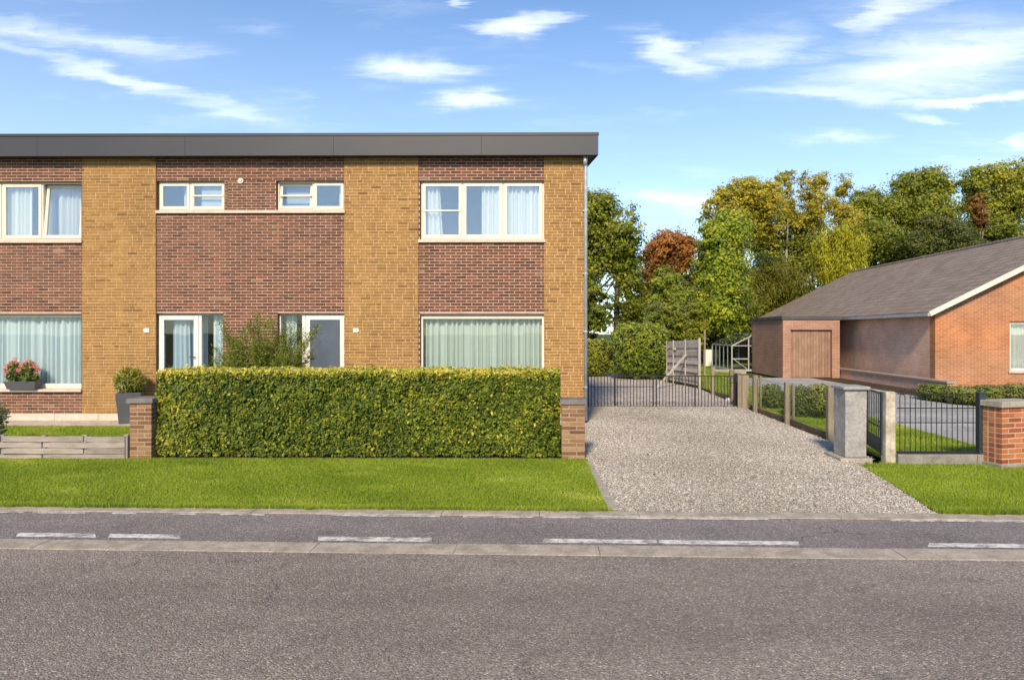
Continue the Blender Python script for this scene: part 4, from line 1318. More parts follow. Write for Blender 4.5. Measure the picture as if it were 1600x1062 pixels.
# red brick corner pier
qx, qy = at(1565.5, 720, 9.26).x, 9.26
brick_pier('brick_pier', 'orange red brick pier with pale stone coping at the end of the railing', qx, qx + .62, qy, qy + .31, at(1580, 637, 9.26).z, .073, M_redbrick, M_mortar, M_conc2, .085, .035, .235, zb=.07, rot=rad(16))
mb = MB().box(-.02, .64, -.02, .33, -.05, .068)
ca, sa = math.cos(rad(16)), math.sin(rad(16))
mb.v = [(qx + x * ca - y * sa, qy + x * sa + y * ca, z) for (x, y, z) in mb.v]
tag(mb.build('pier_footing', M_conc, bevel=.008), 'grey concrete footing under the orange red brick pier', 'footing')

# yard behind the gate
def fn_setts(t):
    p = pos(t)
    b = t.n('ShaderNodeTexBrick', {'offset': .5}, Vector=p, Color1=(.37, .32, .28, 1), Color2=(.46, .40, .355, 1), Mortar=(.21, .18, .155, 1), Scale=1.0, Mortar_Size=.012, Brick_Width=.42, Row_Height=.42)
    c = t.mix(1.0, b.outputs[0], t.ramp(t.noise(p, 3.5, 6, .7), [(.3, .75), (.7, 1.2)]), 'MULTIPLY')
    return pbsdf(t, c, .9, .2, bump(t, t.noise(p, 40, 4, .6), .3, .006))
M_setts = mat('yard_setts', fn_setts)
sheet('yard_paving', [(-1.5, 17.0), (4.84, 17.0), (5.0, 22.6), (4.4, 25.6), (4.2, 30.5), (-1.5, 30.5)], 0.006, M_setts)

# slatted screen
sA, sB = gnd(1094, 607.5), gnd(1043, 597)
scr = thing('wooden_screen', (sA.x, sA.y, 0), 'weathered slatted wooden screen propped up beside the yard', 'fence panel')
zn, zf = at(1094, 528, sA.y).z, at(1043, 531.5, sB.y).z
lerp2 = lambda t, z: (sA.x + (sB.x - sA.x) * t, sA.y + (sB.y - sA.y) * t, z)
ddv = Vector((sB.x - sA.x, sB.y - sA.y, 0)).normalized(); pv = Vector((ddv.y, -ddv.x, 0)) * -1
if pv.x > 0: pv = -pv
for t in (0.0, .40, .78, 1.0):
    p = Vector(lerp2(t, 0)) + pv * .03
    MB().bar((p.x, p.y, -.05), (p.x, p.y, zn + (zf - zn) * t - .01), .08 if t == 0 else .035, .08 if t == 0 else .025, random.random()).build('post', M_panelwood, scr)
ns = 11
for k in range(ns):
    z0 = .10 + k * (zn - .14) / ns; z1 = z0 + (zn - .14) / ns * .94
    o_ = pv * (.0 if k % 2 else -.035)
    a, b = Vector(lerp2(.01, 0)) + o_, Vector(lerp2(.99, 0)) + o_
    dzf = (zf - zn) * k / ns
    q = pv * .014
    MB().prism([(a.x, a.y, z0), (b.x, b.y, z0 + dzf), (b.x + q.x, b.y + q.y, z0 + dzf), (a.x + q.x, a.y + q.y, z0)],
               [(a.x, a.y, z1), (b.x, b.y, z1 + dzf), (b.x + q.x, b.y + q.y, z1 + dzf), (a.x + q.x, a.y + q.y, z1)], random.random()).build('slat', M_panelwood, scr)
pA, pB = Vector(lerp2(.36, 0)), Vector(lerp2(.75, 0))
for k, (t, py, bx, by) in enumerate(((.36, 554, 1026, 607), (.70, 545, 1031, 588))):
    p = Vector(lerp2(t, 0)); top = at(1043 + 51 * (1 - t), py, p.y)
    b = gnd(bx, by)
    o = MB().bar((p.x - .05, p.y, top.z), (b.x, b.y, .02), .07, .05, .5 + .4 * k).build('prop_pole', M_panelwood)
    tag(o, ('near' if k == 0 else 'far') + ' slanting timber prop leaning against the slatted screen', 'prop')
o = MB().box(at(1101, 560, 22.9).x - .03, at(1101, 560, 22.9).x + .03, 22.87, 22.93, -.05, at(1101, 516, 22.9).z, .3).build('timber_post', M_postwood, bevel=.01)
tag(o, 'tall thin timber post right behind the slatted screen', 'post')

# back hedges and yard bush
def blob(name, label, cat, px, py0, py1, hw, Y, dep, n, ls, m, tmean=.45, square=2.0, stem=True, group=None, aspect=.55):
    c0, c1 = at(px, py1, Y), at(px, py0, Y)
    w = hw * Y / F; zc, zh = (c0.z + c1.z) / 2, (c1.z - c0.z) / 2
    root = thing(name, (c0.x, Y, 0), label, cat, group)
    d = unit(R.normal(size=(n, 3)))
    k = (np.abs(d) ** square).sum(1) ** (-1 / square)
    lump = 1 + .07 * np.sin(d[:, 0] * 6 + 1) * np.sin(d[:, 2] * 7) + .05 * np.sin(d[:, 0] * 13 + d[:, 2] * 11)
    r = (k * lump * (1 - np.abs(R.normal(size=n)) * .10))[:, None]
    C = np.array([c0.x, Y, zc]) + d * r * np.array([w, dep, zh])
    C[:, 2] = np.maximum(C[:, 2], .02)
    v, f = leaf_mesh(C, d + R.normal(size=(n, 3)) * .6 + np.array([0, 0, .25]), R.uniform(ls * .6, ls * 1.3, n), aspect, .3)
    t = tmean + R.normal(size=n) * .15 + d[:, 2] * .16  # tone rises upward: light on the top put into leaf colour
    o = npmesh('foliage', v, f, np.repeat(t, 2), m, root); o['kind'] = 'stuff'
    mb = MB(); e = .80
    th = np.linspace(0, 2 * math.pi, 15)[:-1]
    rings = []
    for ph in np.linspace(-1.2, 1.2, 7):
        rings.append([(math.cos(a) * math.cos(ph), math.sin(a) * math.cos(ph), math.sin(ph)) for a in th])
    V = []
    for rg in rings:
        for q in rg:
            kk = sum(abs(z) ** square for z in q) ** (-1 / square)
            V.append((c0.x + q[0] * kk * w * e, Y + q[1] * kk * dep * e, max(.03, zc + q[2] * kk * zh * e)))
    nn = len(th)
    mb.v = V
    for a in range(6):
        for b in range(nn):
            mb.f.append((a * nn + b, a * nn + (b + 1) % nn, (a + 1) * nn + (b + 1) % nn, (a + 1) * nn + b)); mb.t.append(.5)
    mb.f.append(tuple(reversed(range(nn)))); mb.t.append(.5); mb.f.append(tuple(6 * nn + b for b in range(nn))); mb.t.append(.5)
    mb.build('dark_core', M_core, root)  # solid filler, its dark colour standing in for shade among the stems
    return root
M_bush = m_leaf('bush_leaf', [(0, (.03, .055, .008)), (.35, (.09, .14, .015)), (.6, (.18, .235, .022)), (.85, (.32, .35, .035)), (1, (.48, .46, .07))], .4, .03)
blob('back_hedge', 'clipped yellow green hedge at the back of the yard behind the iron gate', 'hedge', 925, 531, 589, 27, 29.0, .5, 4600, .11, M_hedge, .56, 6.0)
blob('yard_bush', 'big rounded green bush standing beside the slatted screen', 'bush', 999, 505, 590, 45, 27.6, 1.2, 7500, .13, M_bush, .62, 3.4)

# ================================================================== neighbour's plot
sheet('neighbour_lawn', [(4.92, 9.72), (7.05, 9.72), (7.05, 33), (12.0, 33), (12.0, 46), (-4, 46), (-4, 30.6), (4.3, 30.6), (4.5, 25.6), (5.12, 22.6)], 0.004, M_grassbase)
tag(blades('grass', [(5.0, 9.8), (7.0, 9.8), (7.0, 20), (5.05, 20)], 70000, .03, .07, M_grass, width=.006), 'grass strip behind the iron railing beside the paved drive', 'grass', kind='stuff')
tag(blades('grass', [(5.2, 20), (6.95, 20), (6.95, 27.7), (8.25, 27.9), (8.25, 36), (5.2, 36)], 60000, .04, .09, M_grass, width=.010), 'back garden grass around the glass greenhouse', 'grass', kind='stuff')
M_ndrive = m_asphalt('neighbour_paving', (.31, .295, .285), (.38, .365, .35), .3)
nd = structure(MB().poly([(7.05, L_lawn(7.05), .012), (10.75, L_lawn(10.75), .012), (10.75, 27.97, .012), (7.05, 27.97, .012)]).build('neighbour_drive', M_ndrive))
sheet('neighbour_bed', [(10.76, 9.0), (40, 9.0), (40, 44), (10.76, 44)], 0.002, M_soil)

# single storey house with a gable to the street
NX0, NX1, NY0, NY1, NE, NR = 12.7, 24.5, 22.3, 41.5, 2.72, 5.62
nh = thing('neighbour_house', ((NX0 + NX1) / 2, NY0, 0), 'single storey orange brick house with grey tiled gable roof and white window', 'house')
def fn_nbrick(t):
    s = t.n('ShaderNodeSeparateXYZ', None, Vector=pos(t))
    v = t.n('ShaderNodeCombineXYZ', None, X=t.math('ADD', s.outputs[0], s.outputs[1]), Y=s.outputs[2]).outputs[0]
    b = t.n('ShaderNodeTexBrick', {'offset': .5}, Vector=v, Color1=(.42, .16, .055, 1), Color2=(.33, .115, .042, 1), Mortar=(.42, .32, .24, 1), Scale=1.0, Mortar_Size=.007, Brick_Width=.225, Row_Height=.068)
    c = t.mix(1.0, b.outputs[0], t.ramp(t.noise(pos(t), 1.2, 5, .6), [(.3, .82), (.7, 1.12)]), 'MULTIPLY')
    return pbsdf(t, c, .9, .2, bump(t, b.outputs['Fac'], -.4, .01))
def fn_pbrick(t):
    s = t.n('ShaderNodeSeparateXYZ', None, Vector=pos(t))
    v = t.n('ShaderNodeCombineXYZ', None, X=t.math('ADD', s.outputs[0], s.outputs[1]), Y=s.outputs[2]).outputs[0]
    b = t.n('ShaderNodeTexBrick', {'offset': .5}, Vector=v, Color1=(.68, .40, .285, 1), Color2=(.58, .325, .225, 1), Mortar=(.66, .54, .44, 1), Scale=1.0, Mortar_Size=.007, Brick_Width=.225, Row_Height=.068)
    c = t.mix(1.0, b.outputs[0], t.ramp(t.noise(pos(t), 1.2, 5, .6), [(.3, .82), (.7, 1.12)]), 'MULTIPLY')
    return pbsdf(t, c, .9, .2, bump(t, b.outputs['Fac'], -.4, .01))
def fn_gbrick(t):
    s = t.n('ShaderNodeSeparateXYZ', None, Vector=pos(t))
    v = t.n('ShaderNodeCombineXYZ', None, X=t.math('ADD', s.outputs[0], s.outputs[1]), Y=s.outputs[2]).outputs[0]
    b = t.n('ShaderNodeTexBrick', {'offset': .5}, Vector=v, Color1=(.36, .185, .125, 1), Color2=(.29, .14, .092, 1), Mortar=(.38, .29, .23, 1), Scale=1.0, Mortar_Size=.007, Brick_Width=.225, Row_Height=.068)
    c = t.mix(1.0, b.outputs[0], t.ramp(t.noise(pos(t), 1.2, 5, .6), [(.3, .78), (.7, 1.12)]), 'MULTIPLY')
    return pbsdf(t, c, .9, .2, bump(t, b.outputs['Fac'], -.4, .01))
M_gb = mat('garage_brick', fn_gbrick)
M_nb, M_pb = mat('orange_house_brick', fn_nbrick), mat('pink_house_brick', fn_pbrick)
NXM = (NX0 + NX1) / 2
win_n = [(15.15, 17.6, .62, 2.25), (19.6, 22.4, .62, 2.25)]
mb = MB(); wall_body(mb, NX0, NX1, 0, NE - .1, win_n, NY0, NY0 + .3)
mb.prism([(NX0, NY0, NE - .1), (NX1, NY0, NE - .1), (NX1, NY0 + .3, NE - .1), (NX0, NY0 + .3, NE - .1)], [(NXM - .05, NY0, NR - .12), (NXM + .05, NY0, NR - .12), (NXM + .05, NY0 + .3, NR - .12), (NXM - .05, NY0 + .3, NR - .12)])
mb.build('front_wall', M_nb, nh)
MB().box(NX0 + .003, NX0 + .3, NY0 + .31, NY1, 0, NE - .08).build('side_wall', M_pb, nh)
mb = MB().box(NX0 + .31, NX1 - .003, NY1 - .3, NY1, 0, NE - .1); mb.box(NX1 - .3, NX1 - .003, NY0 + .31, NY1 - .31, 0, NE - .1)
mb.prism([(NX0, NY1 - .29, NE - .08), (NX1, NY1 - .29, NE - .08), (NX1, NY1 - .01, NE - .08), (NX0, NY1 - .01, NE - .08)], [(NXM - .05, NY1 - .29, NR - .12), (NXM + .05, NY1 - .29, NR - .12), (NXM + .05, NY1 - .01, NR - .12), (NXM - .05, NY1 - .01, NR - .12)])
mb.build('back_wall', M_pb, nh)
def fn_tiles(t):
    s = t.n('ShaderNodeSeparateXYZ', None, Vector=pos(t))
    v = t.n('ShaderNodeCombineXYZ', None, X=s.outputs[1], Y=t.math('MULTIPLY', s.outputs[2], 2.2)).outputs[0]
    b = t.n('ShaderNodeTexBrick', {'offset': .5}, Vector=v, Color1=(.19, .15, .12, 1), Color2=(.25, .20, .165, 1), Mortar=(.09, .075, .065, 1), Scale=1.0, Mortar_Size=.02, Brick_Width=.24, Row_Height=.33)
    c = t.mix(1.0, b.outputs[0], t.ramp(t.noise(pos(t), 1.5, 6, .7), [(.3, .8), (.7, 1.2)]), 'MULTIPLY')
    return pbsdf(t, c, .9, .2, bump(t, b.outputs['Fac'], -.6, .03))
M_tiles = mat('roof_tiles', fn_tiles)
ov, th_ = .35, .12
for s in (-1, 1):
    e = NX0 - ov if s < 0 else NX1 + ov
    sl2 = (NR - NE) / (NXM - NX0); ze = NE - sl2 * ov
    pts = [(e, NY0 - .3, ze), (NXM, NY0 - .3, NR), (NXM, NY1 + .3, NR), (e, NY1 + .3, ze)]
    if s > 0: pts = pts[::-1]
    MB().prism([(p[0], p[1], p[2] - th_) for p in pts], pts).build('roof_slope', M_tiles, nh)
    MB().bar((e, NY0 - .3, ze - .08), (e, NY1 + .3, ze - .08), .12, .10).build('gutter', M_zinc, nh)
    MB().bar((e, NY0 - .31, ze - .06), (NXM, NY0 - .31, NR - .06), .03, .16).build('bargeboard', M_white, nh)
MB().tube([(NXM, NY0 - .3, NR + .0), (NXM, NY1 + .3, NR + .0)], .09, 8).build('ridge_tiles', M_tiles, nh)
for (a, b, c, d) in win_n:
    mb = MB(); frame_boxes(mb, a, b, c, d, .08, NY0 + .08, NY0 + .16); mb.box((a + b) / 2 - .05, (a + b) / 2 + .05, NY0 + .08, NY0 + .16, c + .08, d - .08)
    w_ = mb.build('window', M_whiter, nh)
    MB().box(a + .07, b - .07, NY0 + .11, NY0 + .115, c + .07, d - .07).build('pane', M_glass, w_)
    curtain(a + .05, b - .05, c + .03, d - .03, NY0 + .28, M_cwhite, w_)
    MB().box(a - .06, b + .06, NY0 - .05, NY0 + .1, c - .07, c - .002).build('sill', M_sill, w_)
for (ya, yb) in ():
    mb = MB(); 
    mb.box(NX0 - .03, NX0 + .0, ya, yb, .95, .95 + .07); mb.box(NX0 - .03, NX0, ya, yb, 2.1, 2.17); mb.box(NX0 - .03, NX0, ya, ya + .07, 1.02, 2.1); mb.box(NX0 - .03, NX0, yb - .07, yb, 1.02, 2.1)
    w_ = mb.build('window', M_white, nh)
    MB().box(NX0 - .012, NX0 - .006, ya + .07, yb - .07, 1.02, 2.1).build('pane', M_dglass, w_)
# low wall along the neighbour's drive
lwall = MB().box(12.05, 12.25, 20.5, 33.5, -.05, .34)
lwo = tag(lwall.build('garden_wall', M_pb), 'low pale brick garden wall along the paved drive beside the orange house', 'wall')
MB().box(12.0, 12.3, 20.45, 33.55, .342, .40).build('coping', M_conc2, lwo)

# flat roofed garage at the end of the neighbour's drive
GX0, GX1, GY0, GY1, GH = at(1175.5, 560, 32.2).x, 12.0, 27.98, 32.2, at(1200, 499, 27.98).z
ga = thing('garage', ((GX0 + GX1) / 2, GY0, 0), 'flat roofed pinkish brick garage at the end of the paved drive beside the greenhouse', 'garage')
gd = (GX0 + .32, GX1 - .32, 0.0, 2.0)
mb = MB(); wall_body(mb, GX0, GX1, 0, GH, [gd], GY0, GY0 + .25)
mb.build('front_wall', M_gb, ga)
MB().box(GX0, GX0 + .25, GY0 + .251, GY1, 0, GH).build('side_wall', M_gb, ga)
MB().box(GX1 - .25, GX1, GY0 + .251, GY1, 0, GH).build('side_wall', M_gb, ga)
MB().box(GX0 + .251, GX1 - .251, GY1 - .25, GY1, 0, GH).build('back_wall', M_gb, ga)
MB().box(GX0 - .06, GX1 + .06, GY0 - .06, GY1 + .06, GH + .002, GH + .14).build('roof', M_soffit, ga)
M_gdoor = m_wood('garage_door_wood', [(0, (.25, .15, .10)), (1, (.31, .195, .135))], (14, 14, 1.2))
gdo = MB().box(gd[0] + .01, gd[1] - .01, GY0 + .14, GY0 + .17, .01, gd[3] - .01).build('garage_door', M_gb, ga)
nb_ = 14
for k in range(nb_):
    a = gd[0] + .02 + (gd[1] - gd[0] - .04) * k / nb_; b = gd[0] + .02 + (gd[1] - gd[0] - .04) * (k + 1) / nb_
    MB().box(a + .006, b - .006, GY0 + .115, GY0 + .139, .02, gd[3] - .02, random.random()).build('plank', M_gdoor, gdo)

# greenhouse
ghY, ghx0, ghx1 = 32.5, at(1143.5, 560, 32.5).x, at(1216, 560, 32.5).x
M_ghframe = m_plain('greenhouse_frame', (.33, .335, .33), .5, .4, .1, 8, 60, .1)
e0, e1 = at(1143, 540, ghY).z, at(1180, 521.5, ghY).z
gh = thing('greenhouse', ((ghx0 + ghx1) / 2, ghY, 0), 'small white framed glass greenhouse on the lawn behind the fence', 'greenhouse')
GL, gm = 3.9, (ghx0 + ghx1) / 2
def pole(a, b, w=.038, nm='frame_bar', m=None):
    return MB().bar(a, b, w).build(nm, m or M_ghframe, gh)
for x in (ghx0, ghx1):
    for k in range(6):
        pole((x, ghY + GL * k / 5, 0), (x, ghY + GL * k / 5, e0), .055 if k in (0, 5) else .028)
    pole((x, ghY, e0), (x, ghY + GL, e0)); pole((x, ghY, .07), (x, ghY + GL, .07), .10)
    for k in range(6):
        pole((x, ghY + GL * k / 5, e0), (gm, ghY + GL * k / 5, e1), .05)
for yy in (ghY, ghY + GL):
    pole((ghx0, yy, e0), (ghx1, yy, e0)); pole((ghx0, yy, .07), (ghx1, yy, .07), .10)
    for t in (.36, .64): pole((ghx0 + (ghx1 - ghx0) * t, yy, .1), (ghx0 + (ghx1 - ghx0) * t, yy, e0 + (e1 - e0) * .7), .05)
pole((gm, ghY, e1), (gm, ghY + GL, e1), .06)
pole((ghx0, ghY, .62), (ghx0 + .8, ghY, .62), .05); pole((ghx0 + .1, ghY, .6), (ghx0 + .75, ghY, .12), .03)
M_ghglass = m_glass('greenhouse_glass', (.80, .86, .84), .16)
M_ghroof = m_glass('greenhouse_roof_glass', (.55, .57, .57), .38)
for k in range(5):
    ya, yb = ghY + GL * k / 5 + .03, ghY + GL * (k + 1) / 5 - .03
    for x, s in ((ghx0, 1), (ghx1, -1)):
        MB().box(x - .004, x + .004, ya, yb, .12, e0 - .03).build('pane', M_ghglass, gh)
        MB().poly([(x, ya, e0 + .03), (x, yb, e0 + .03), (gm - s * .02, yb, e1 + .02), (gm - s * .02, ya, e1 + .02)]).build('roof_pane', M_ghroof, gh)
tag(MB().box(at(1100, 560, 38).x, at(1122, 560, 38).x, 38, 38.2, -.05, at(1110, 546, 38).z).build('white_wall', M_whiter), 'small white wall behind the greenhouse and the fence post', 'wall')
o = MB().box(at(1110, 580, 31.5).x, at(1166, 580, 31.5).x, 31.5, 31.62, -.05, at(1150, 577, 31.5).z).build('concrete_edging', M_conc2)
tag(o, 'long low concrete edging in front of the greenhouse', 'edging')

# low shrubs: along the fence and in front of the neighbour's house
M_low = m_leaf('low_bush_leaf', [(0, (.04, .055, .012)), (.4, (.12, .15, .024)), (.75, (.25, .26, .045)), (1, (.42, .38, .09))], .35, .04)
for k, (px, a, b, hw, Y, tm, lb) in enumerate(((1206, 600, 640, 17, 16.6, .42, 'low olive bush behind the fence next to the upright boards'),
                                    (1246, 602, 652, 22, 15.0, .40, 'low dark bush behind the fence midway to the utility box'),
                                    (1282, 600, 650, 19, 14.6, .62, 'low yellow flowered bush behind the fence near the utility box'))):
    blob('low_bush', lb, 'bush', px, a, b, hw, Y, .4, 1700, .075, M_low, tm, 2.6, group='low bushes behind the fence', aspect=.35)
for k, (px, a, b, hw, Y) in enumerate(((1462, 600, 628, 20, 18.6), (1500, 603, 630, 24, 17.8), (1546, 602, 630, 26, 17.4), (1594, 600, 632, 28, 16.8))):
    blob('border_bush', ('first', 'second', 'third', 'fourth')[k] + ' low bush of the border below the orange house, counted from the low wall', 'bush', px, a, b, hw, Y, .7, 2000, .09, M_low, (.45, .55, .5, .6)[k], 2.4, group='bushes below the orange house', aspect=.35)

# ================================================================== trees
def tree(name, label, Y, trunk_px, lobes, stops, n, ls, cat='tree', group='trees of the wood behind the house', trunk_r=.16, bark=None, dense=1.0, airy=.42, ground_y=None, trans=.5, limbs=True, hang=0.0):
    bx = at(trunk_px, 540, Y)
    root = thing(name, (bx.x, Y, 0), label, cat, group)
    s = Y / F
    n = int(n * 2.3); ls *= .98
    m = m_leaf('leaf_' + str(len(MATS)), stops, trans, .03)
    areas = np.array([l[2] * l[3] * (l[4] if len(l) > 4 else 1) for l in lobes], float)
    share = areas / areas.sum()
    C, N, T = [], [], []
    tb = MB()
    top = max(at(l[0], l[1], Y).z for l in lobes)
    hb = at(trunk_px, lobes[0][1], Y).z
    fork = Vector((bx.x + random.uniform(-.2, .2), Y, max(1.2, hb * .62)))
    tb.tube([(bx.x, Y, -.1), (bx.x + random.uniform(-.1, .1), Y, fork.z * .5), fork], [trunk_r * 1.25, trunk_r, trunk_r * .8], 7, random.random())
    for l, sh in zip(lobes, share):
        cen = np.array(at(l[0], l[1], Y + random.uniform(-.8, .8)))
        rad3 = np.array([l[2] * s, (l[2] + l[3]) * .5 * s, l[3] * s])
        nl = max(60, int(n * sh * dense))
        per = 46
        nc = max(4, nl // per)
        d = unit(R.normal(size=(nc, 3))); r = R.random(nc) ** .40
        cc = cen + d * (r * R.uniform(.78, 1.12, nc))[:, None] * rad3
        cs = airy * R.uniform(.55, 1.25, nc) * np.clip(rad3.mean() / 2.0, .45, 1.25)
        idx = np.repeat(np.arange(nc), per)
        off = R.normal(size=(len(idx), 3)) * cs[idx][:, None] * np.array([1, 1, .62])
        if hang:
            off[:, 2] -= np.abs(R.normal(size=len(idx))) * hang
        P = cc[idx] + off
        P[:, 2] = np.maximum(P[:, 2], .15)
        C.append(P)
        N.append(d[idx] * .5 + unit(off) * .6 + np.array([0, -.1, .45]) + R.normal(size=(len(idx), 3)) * .45)
        T.append(.5 + R.normal(size=nc)[idx] * .13 + R.normal(size=len(idx)) * .12 + d[idx, 2] * .06 + (l[5] if len(l) > 5 else 0))
        tip = Vector(cen) + Vector((0, 0, rad3[2] * .5))
        if limbs:
            mid = fork.lerp(tip, .5) + Vector((random.uniform(-.3, .3), random.uniform(-.3, .3), .2))
            tb.tube([fork, mid, tip], [trunk_r * .6, trunk_r * .38, trunk_r * .1], 6, random.random())
            for _ in range(4):
                q = Vector(cen + unit(R.normal(size=(1, 3)))[0] * rad3 * .85); q.z = max(q.z, fork.z * .8)
                tb.tube([mid.lerp(tip, .3), mid.lerp(q, .6), q], [trunk_r * .28, trunk_r * .18, .015], 5, random.random())
    C, N, T = np.concatenate(C), np.concatenate(N), np.concatenate(T)
    ax = np.tile(np.array([0, 0, -1.0]), (len(C), 1)) if hang else None
    v, f = leaf_mesh(C, N, R.uniform(ls * .65, ls * 1.35, len(C)), .62 if not hang else .3, .3, ax)
    o = npmesh('crown', v, f, np.repeat(T, 2), m, root); o['kind'] = 'stuff'
    tb.build('trunk', bark or M_bark, root, smooth=True)
    return root
G_dark = [(0, (0.051, 0.072, 0.009)), (0.4, (0.155, 0.188, 0.017)), (0.7, (0.297, 0.312, 0.025)), (1, (0.592, 0.503, 0.051))]
G_oak = [(0, (0.055, 0.077, 0.009)), (0.4, (0.183, 0.222, 0.018)), (0.7, (0.346, 0.354, 0.026)), (1, (0.6, 0.506, 0.055))]
G_mid = [(0, (0.071, 0.102, 0.01)), (0.4, (0.221, 0.287, 0.021)), (0.7, (0.402, 0.434, 0.03)), (1, (0.6, 0.6, 0.063))]
G_yel = [(0, (0.119, 0.132, 0.01)), (0.4, (0.317, 0.317, 0.018)), (0.7, (0.502, 0.462, 0.025)), (1, (0.6, 0.581, 0.06))]
G_olv = [(0, (0.097, 0.102, 0.013)), (0.4, (0.31, 0.288, 0.025)), (0.7, (0.562, 0.457, 0.038)), (1, (0.6, 0.6, 0.089))]
G_org = [(0, (0.135, 0.078, 0.022)), (0.3, (0.27, 0.143, 0.034)), (0.6, (0.486, 0.208, 0.048)), (1, (0.6, 0.338, 0.084))]

tree('broadleaf_tree', 'tall dark green tree right beside the house downpipe', 40, 962, [(938, 335, 34, 42), (912, 345, 28, 50), (972, 372, 30, 40), (925, 400, 46, 46), (975, 415, 28, 38), (990, 336, 12, 13, .35), (905, 450, 30, 40), (985, 455, 18, 40), (915, 500, 36, 30, 1, -.1), (985, 505, 22, 30, 1, -.1), (945, 480, 30, 34, .45, -.1)], G_dark, 15000, .20, trunk_r=.17, airy=.42)
tree('beech_tree', 'rusty orange autumn tree rising above the green trees', 43, 1048, [(1045, 385, 36, 26), (1022, 405, 20, 26, 1, -.15), (1072, 395, 22, 28), (1040, 420, 36, 26, .8, -.25), (1015, 445, 18, 35, .8, -.3)], G_org, 9000, .18, bark=M_palebark, trunk_r=.13, airy=.38)
tree('young_tree', 'mid green tree in front of the rusty orange tree', 38, 1043, [(1043, 440, 26, 22), (1030, 470, 30, 26), (1062, 468, 24, 28), (1045, 500, 36, 22)], [(p, (c[0] * .8, c[1] * .78, c[2])) for p, c in G_mid], 7500, .17, airy=.36)
tree('round_bush_tree', 'dark green bushy tree directly behind the slatted screen', 33, 1045, [(1030, 495, 26, 22), (1060, 498, 28, 24), (1045, 520, 40, 18)], G_dark, 6500, .14, airy=.30, cat='tree', trunk_r=.09)
tree('sapling', 'slim yellow green sapling standing by the thin timber post', 29, 1084, [(1083, 485, 8, 14), (1082, 510, 10, 18), (1097, 505, 10, 14), (1088, 528, 14, 12)], G_yel[:2] + [(.7, (.17, .19, .02)), (1, (.32, .3, .05))], 2200, .12, airy=.16, trunk_r=.04)
tree('broadleaf_tree', 'tall green tree to the side of the rusty orange tree', 39, 1122, [(1112, 372, 22, 30), (1140, 360, 34, 34), (1105, 420, 22, 40), (1135, 420, 34, 46), (1120, 480, 34, 40), (1150, 480, 28, 40, 1, -.1)], G_mid, 12500, .18, airy=.40)
tree('broadleaf_tree', 'olive crowned tree with thin bare twigs left of the pale birches', 42, 1160, [(1128, 312, 26, 24, .7), (1165, 300, 28, 26), (1195, 310, 26, 34, 1, .08), (1150, 340, 34, 26), (1195, 350, 28, 30), (1100, 335, 12, 18, .4)], G_olv, 9500, .17, airy=.40)
tree('birch_tree', 'airy birch with pale stem and brownish leaves, tallest of three', 47, 1226, [(1228, 285, 16, 24, .5), (1222, 318, 22, 24, .6), (1235, 345, 24, 26, .8)], G_olv, 3400, .15, bark=M_palebark, trunk_r=.09, airy=.36)
tree('birch_tree', 'airy birch with pale forked stem standing above the yellow willow', 47.5, 1272, [(1262, 292, 16, 24, .5), (1285, 290, 15, 24, .5), (1272, 325, 28, 26, .7), (1270, 350, 26, 22, .8)], G_olv, 4200, .15, bark=M_palebark, trunk_r=.10, airy=.36)
tree('birch_tree', 'thin leaved birch between the forked birch and the dark oaks', 48, 1318, [(1318, 292, 14, 20, .5), (1310, 322, 18, 22, .7), (1325, 345, 22, 24)], G_olv, 3400, .15, bark=M_palebark, trunk_r=.08, airy=.36)
tree('oak_tree', 'dense dark green oak just beside the thin birch', 49, 1370, [(1355, 318, 26, 26), (1380, 330, 30, 34), (1340, 345, 26, 26), (1370, 375, 44, 30, 1, -.1)], G_oak, 9000, .19, airy=.42)
tree('oak_tree', 'tall dark green oak with rounded top in the middle of the wood', 50, 1440, [(1420, 290, 28, 24), (1450, 285, 30, 24), (1470, 295, 20, 24), (1410, 330, 34, 30), (1455, 330, 40, 34), (1440, 375, 54, 28, 1, -.1)], G_dark[:1] + G_oak[1:], 12500, .20, airy=.44)
tree('broadleaf_tree', 'tall green and golden tree on the skyline above the orange house roof', 50, 1540, [(1520, 285, 24, 24, 1, .05), (1555, 275, 28, 24, .9, .12), (1588, 275, 26, 26, 1, .08), (1530, 320, 32, 30), (1580, 315, 36, 34), (1550, 360, 54, 30, 1, -.12), (1620, 300, 30, 40)], G_oak, 13500, .19, airy=.42)
tree('birch_tree', 'slim orange tinted tree between the two skyline oaks', 47, 1532, [(1528, 318, 14, 16, .6), (1532, 340, 12, 18, .7)], [(0, (.10, .05, .012)), (.5, (.26, .13, .03)), (1, (.42, .26, .07))], 1600, .15, bark=M_palebark, trunk_r=.07, airy=.28)
tree('willow_tree', 'bright yellow green weeping willow below the pale birches', 44.5, 1312, [(1310, 362, 28, 22), (1290, 380, 26, 24), (1335, 375, 24, 26), (1312, 410, 46, 30), (1330, 440, 40, 26)], G_yel, 9000, .22, airy=.30, hang=.55, trans=.45)
tree('round_bush_tree', 'leafy green tree with brownish top just above the tiled roof', 46, 1470, [(1455, 355, 30, 20, 1, .05), (1490, 365, 34, 22), (1440, 385, 36, 24), (1510, 385, 30, 24), (1470, 420, 60, 24)], G_mid[:1] + [(.4, (.075, .10, .014)), (.7, (.14, .15, .02)), (1, (.27, .22, .05))], 8500, .18, airy=.38)
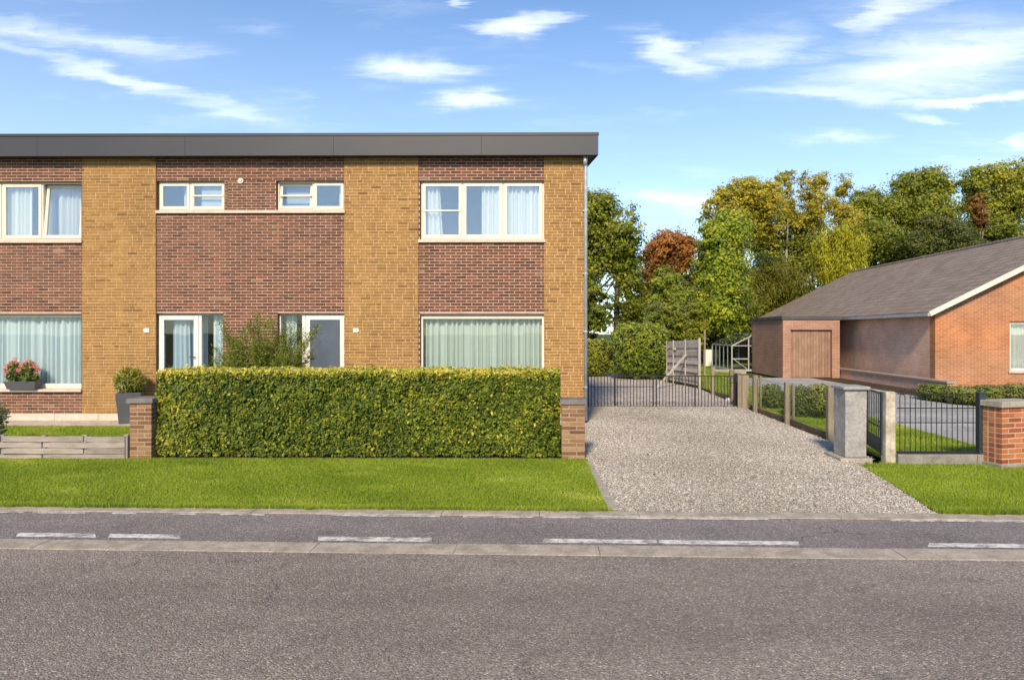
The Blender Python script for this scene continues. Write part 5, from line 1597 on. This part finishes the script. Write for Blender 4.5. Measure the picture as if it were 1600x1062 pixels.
tree('willow_tree', 'yellow olive willow reaching down beside the greenhouse', 44, 1188, [(1180, 425, 26, 26), (1165, 450, 18, 34), (1210, 420, 30, 28), (1190, 465, 34, 30), (1235, 440, 30, 34), (1170, 490, 18, 26), (1225, 475, 40, 30)], G_yel[:1] + [(.4, (.12, .13, .012)), (.7, (.22, .20, .018)), (1, (.34, .29, .04))], 11500, .19, airy=.32, hang=.45, trans=.45)
tree('broadleaf_tree', 'dark evergreen tree behind the greenhouse', 44, 1135, [(1130, 470, 34, 40), (1165, 505, 36, 34), (1120, 520, 30, 26), (1085, 470, 20, 50), (1090, 520, 26, 24)], G_dark, 9000, .20, airy=.46)
tree('broadleaf_tree', 'dark green tree filling the wood below the olive crown', 49, 1220, [(1200, 380, 36, 30), (1250, 375, 34, 30), (1180, 360, 26, 30), (1265, 400, 40, 34), (1225, 420, 50, 34)], G_dark, 9500, .20, airy=.46)
tree('broadleaf_tree', 'deep green tree standing under the oaks behind the tiled roof', 53, 1400, [(1360, 395, 44, 34), (1420, 405, 50, 34), (1480, 400, 50, 30), (1545, 395, 50, 30), (1600, 385, 44, 34)], G_dark, 9000, .22, airy=.48)

# dark undergrowth at the foot of the wood
n = 58000
xs0 = R.uniform(-18, 34, n); y0 = R.uniform(51, 57, n)
hmax = np.where((xs0 > 2.2) & (xs0 < 6.0), 1.2, np.where(xs0 < 2.2, 4.6, np.where(xs0 < 12, 6.2, 7.6))) * (.75 + .25 * np.sin(xs0 * 1.3) * np.sin(xs0 * .57 + 1))
C = np.stack([xs0, y0, R.random(n) ** .8 * hmax], 1)
v, f = leaf_mesh(C, R.normal(size=(n, 3)) + np.array([0, -.6, .6]), R.uniform(.2, .42, n), .6, .3)
o = npmesh('undergrowth', v, f, np.repeat(np.clip(R.normal(.35, .15, n), 0, 1), 2), m_leaf('undergrowth_leaf', G_dark[:3] + [(1, (.15, .17, .03))], .3, .02))
tag(o, 'dark undergrowth filling the foot of the wood', 'undergrowth', kind='stuff')

# small white stones left by the fence
for k, (px, py, lb) in enumerate(((1174.5, 638, 'small white stone lying against the timber fence post'), (1137.5, 628, 'small white stone lying behind the gate leaf'))):
    p = gnd(px, py)
    Vv = []
    mb = MB()
    rings = [(.0, .05), (.04, .065), (.09, .055), (.12, .02)]
    for z, r in rings:
        for a in range(8):
            rr = r * (.85 + .3 * random.random())
            mb.v.append((p.x + rr * math.cos(a * .785), p.y + rr * .8 * math.sin(a * .785), z))
    for i in range(3):
        for a in range(8):
            mb.f.append((i * 8 + a, i * 8 + (a + 1) % 8, (i + 1) * 8 + (a + 1) % 8, (i + 1) * 8 + a)); mb.t.append(.5)
    mb.f.append(tuple(24 + a for a in range(8))); mb.t.append(.5)
    tag(mb.build('stone', M_whiter, smooth=True), lb, 'stone')
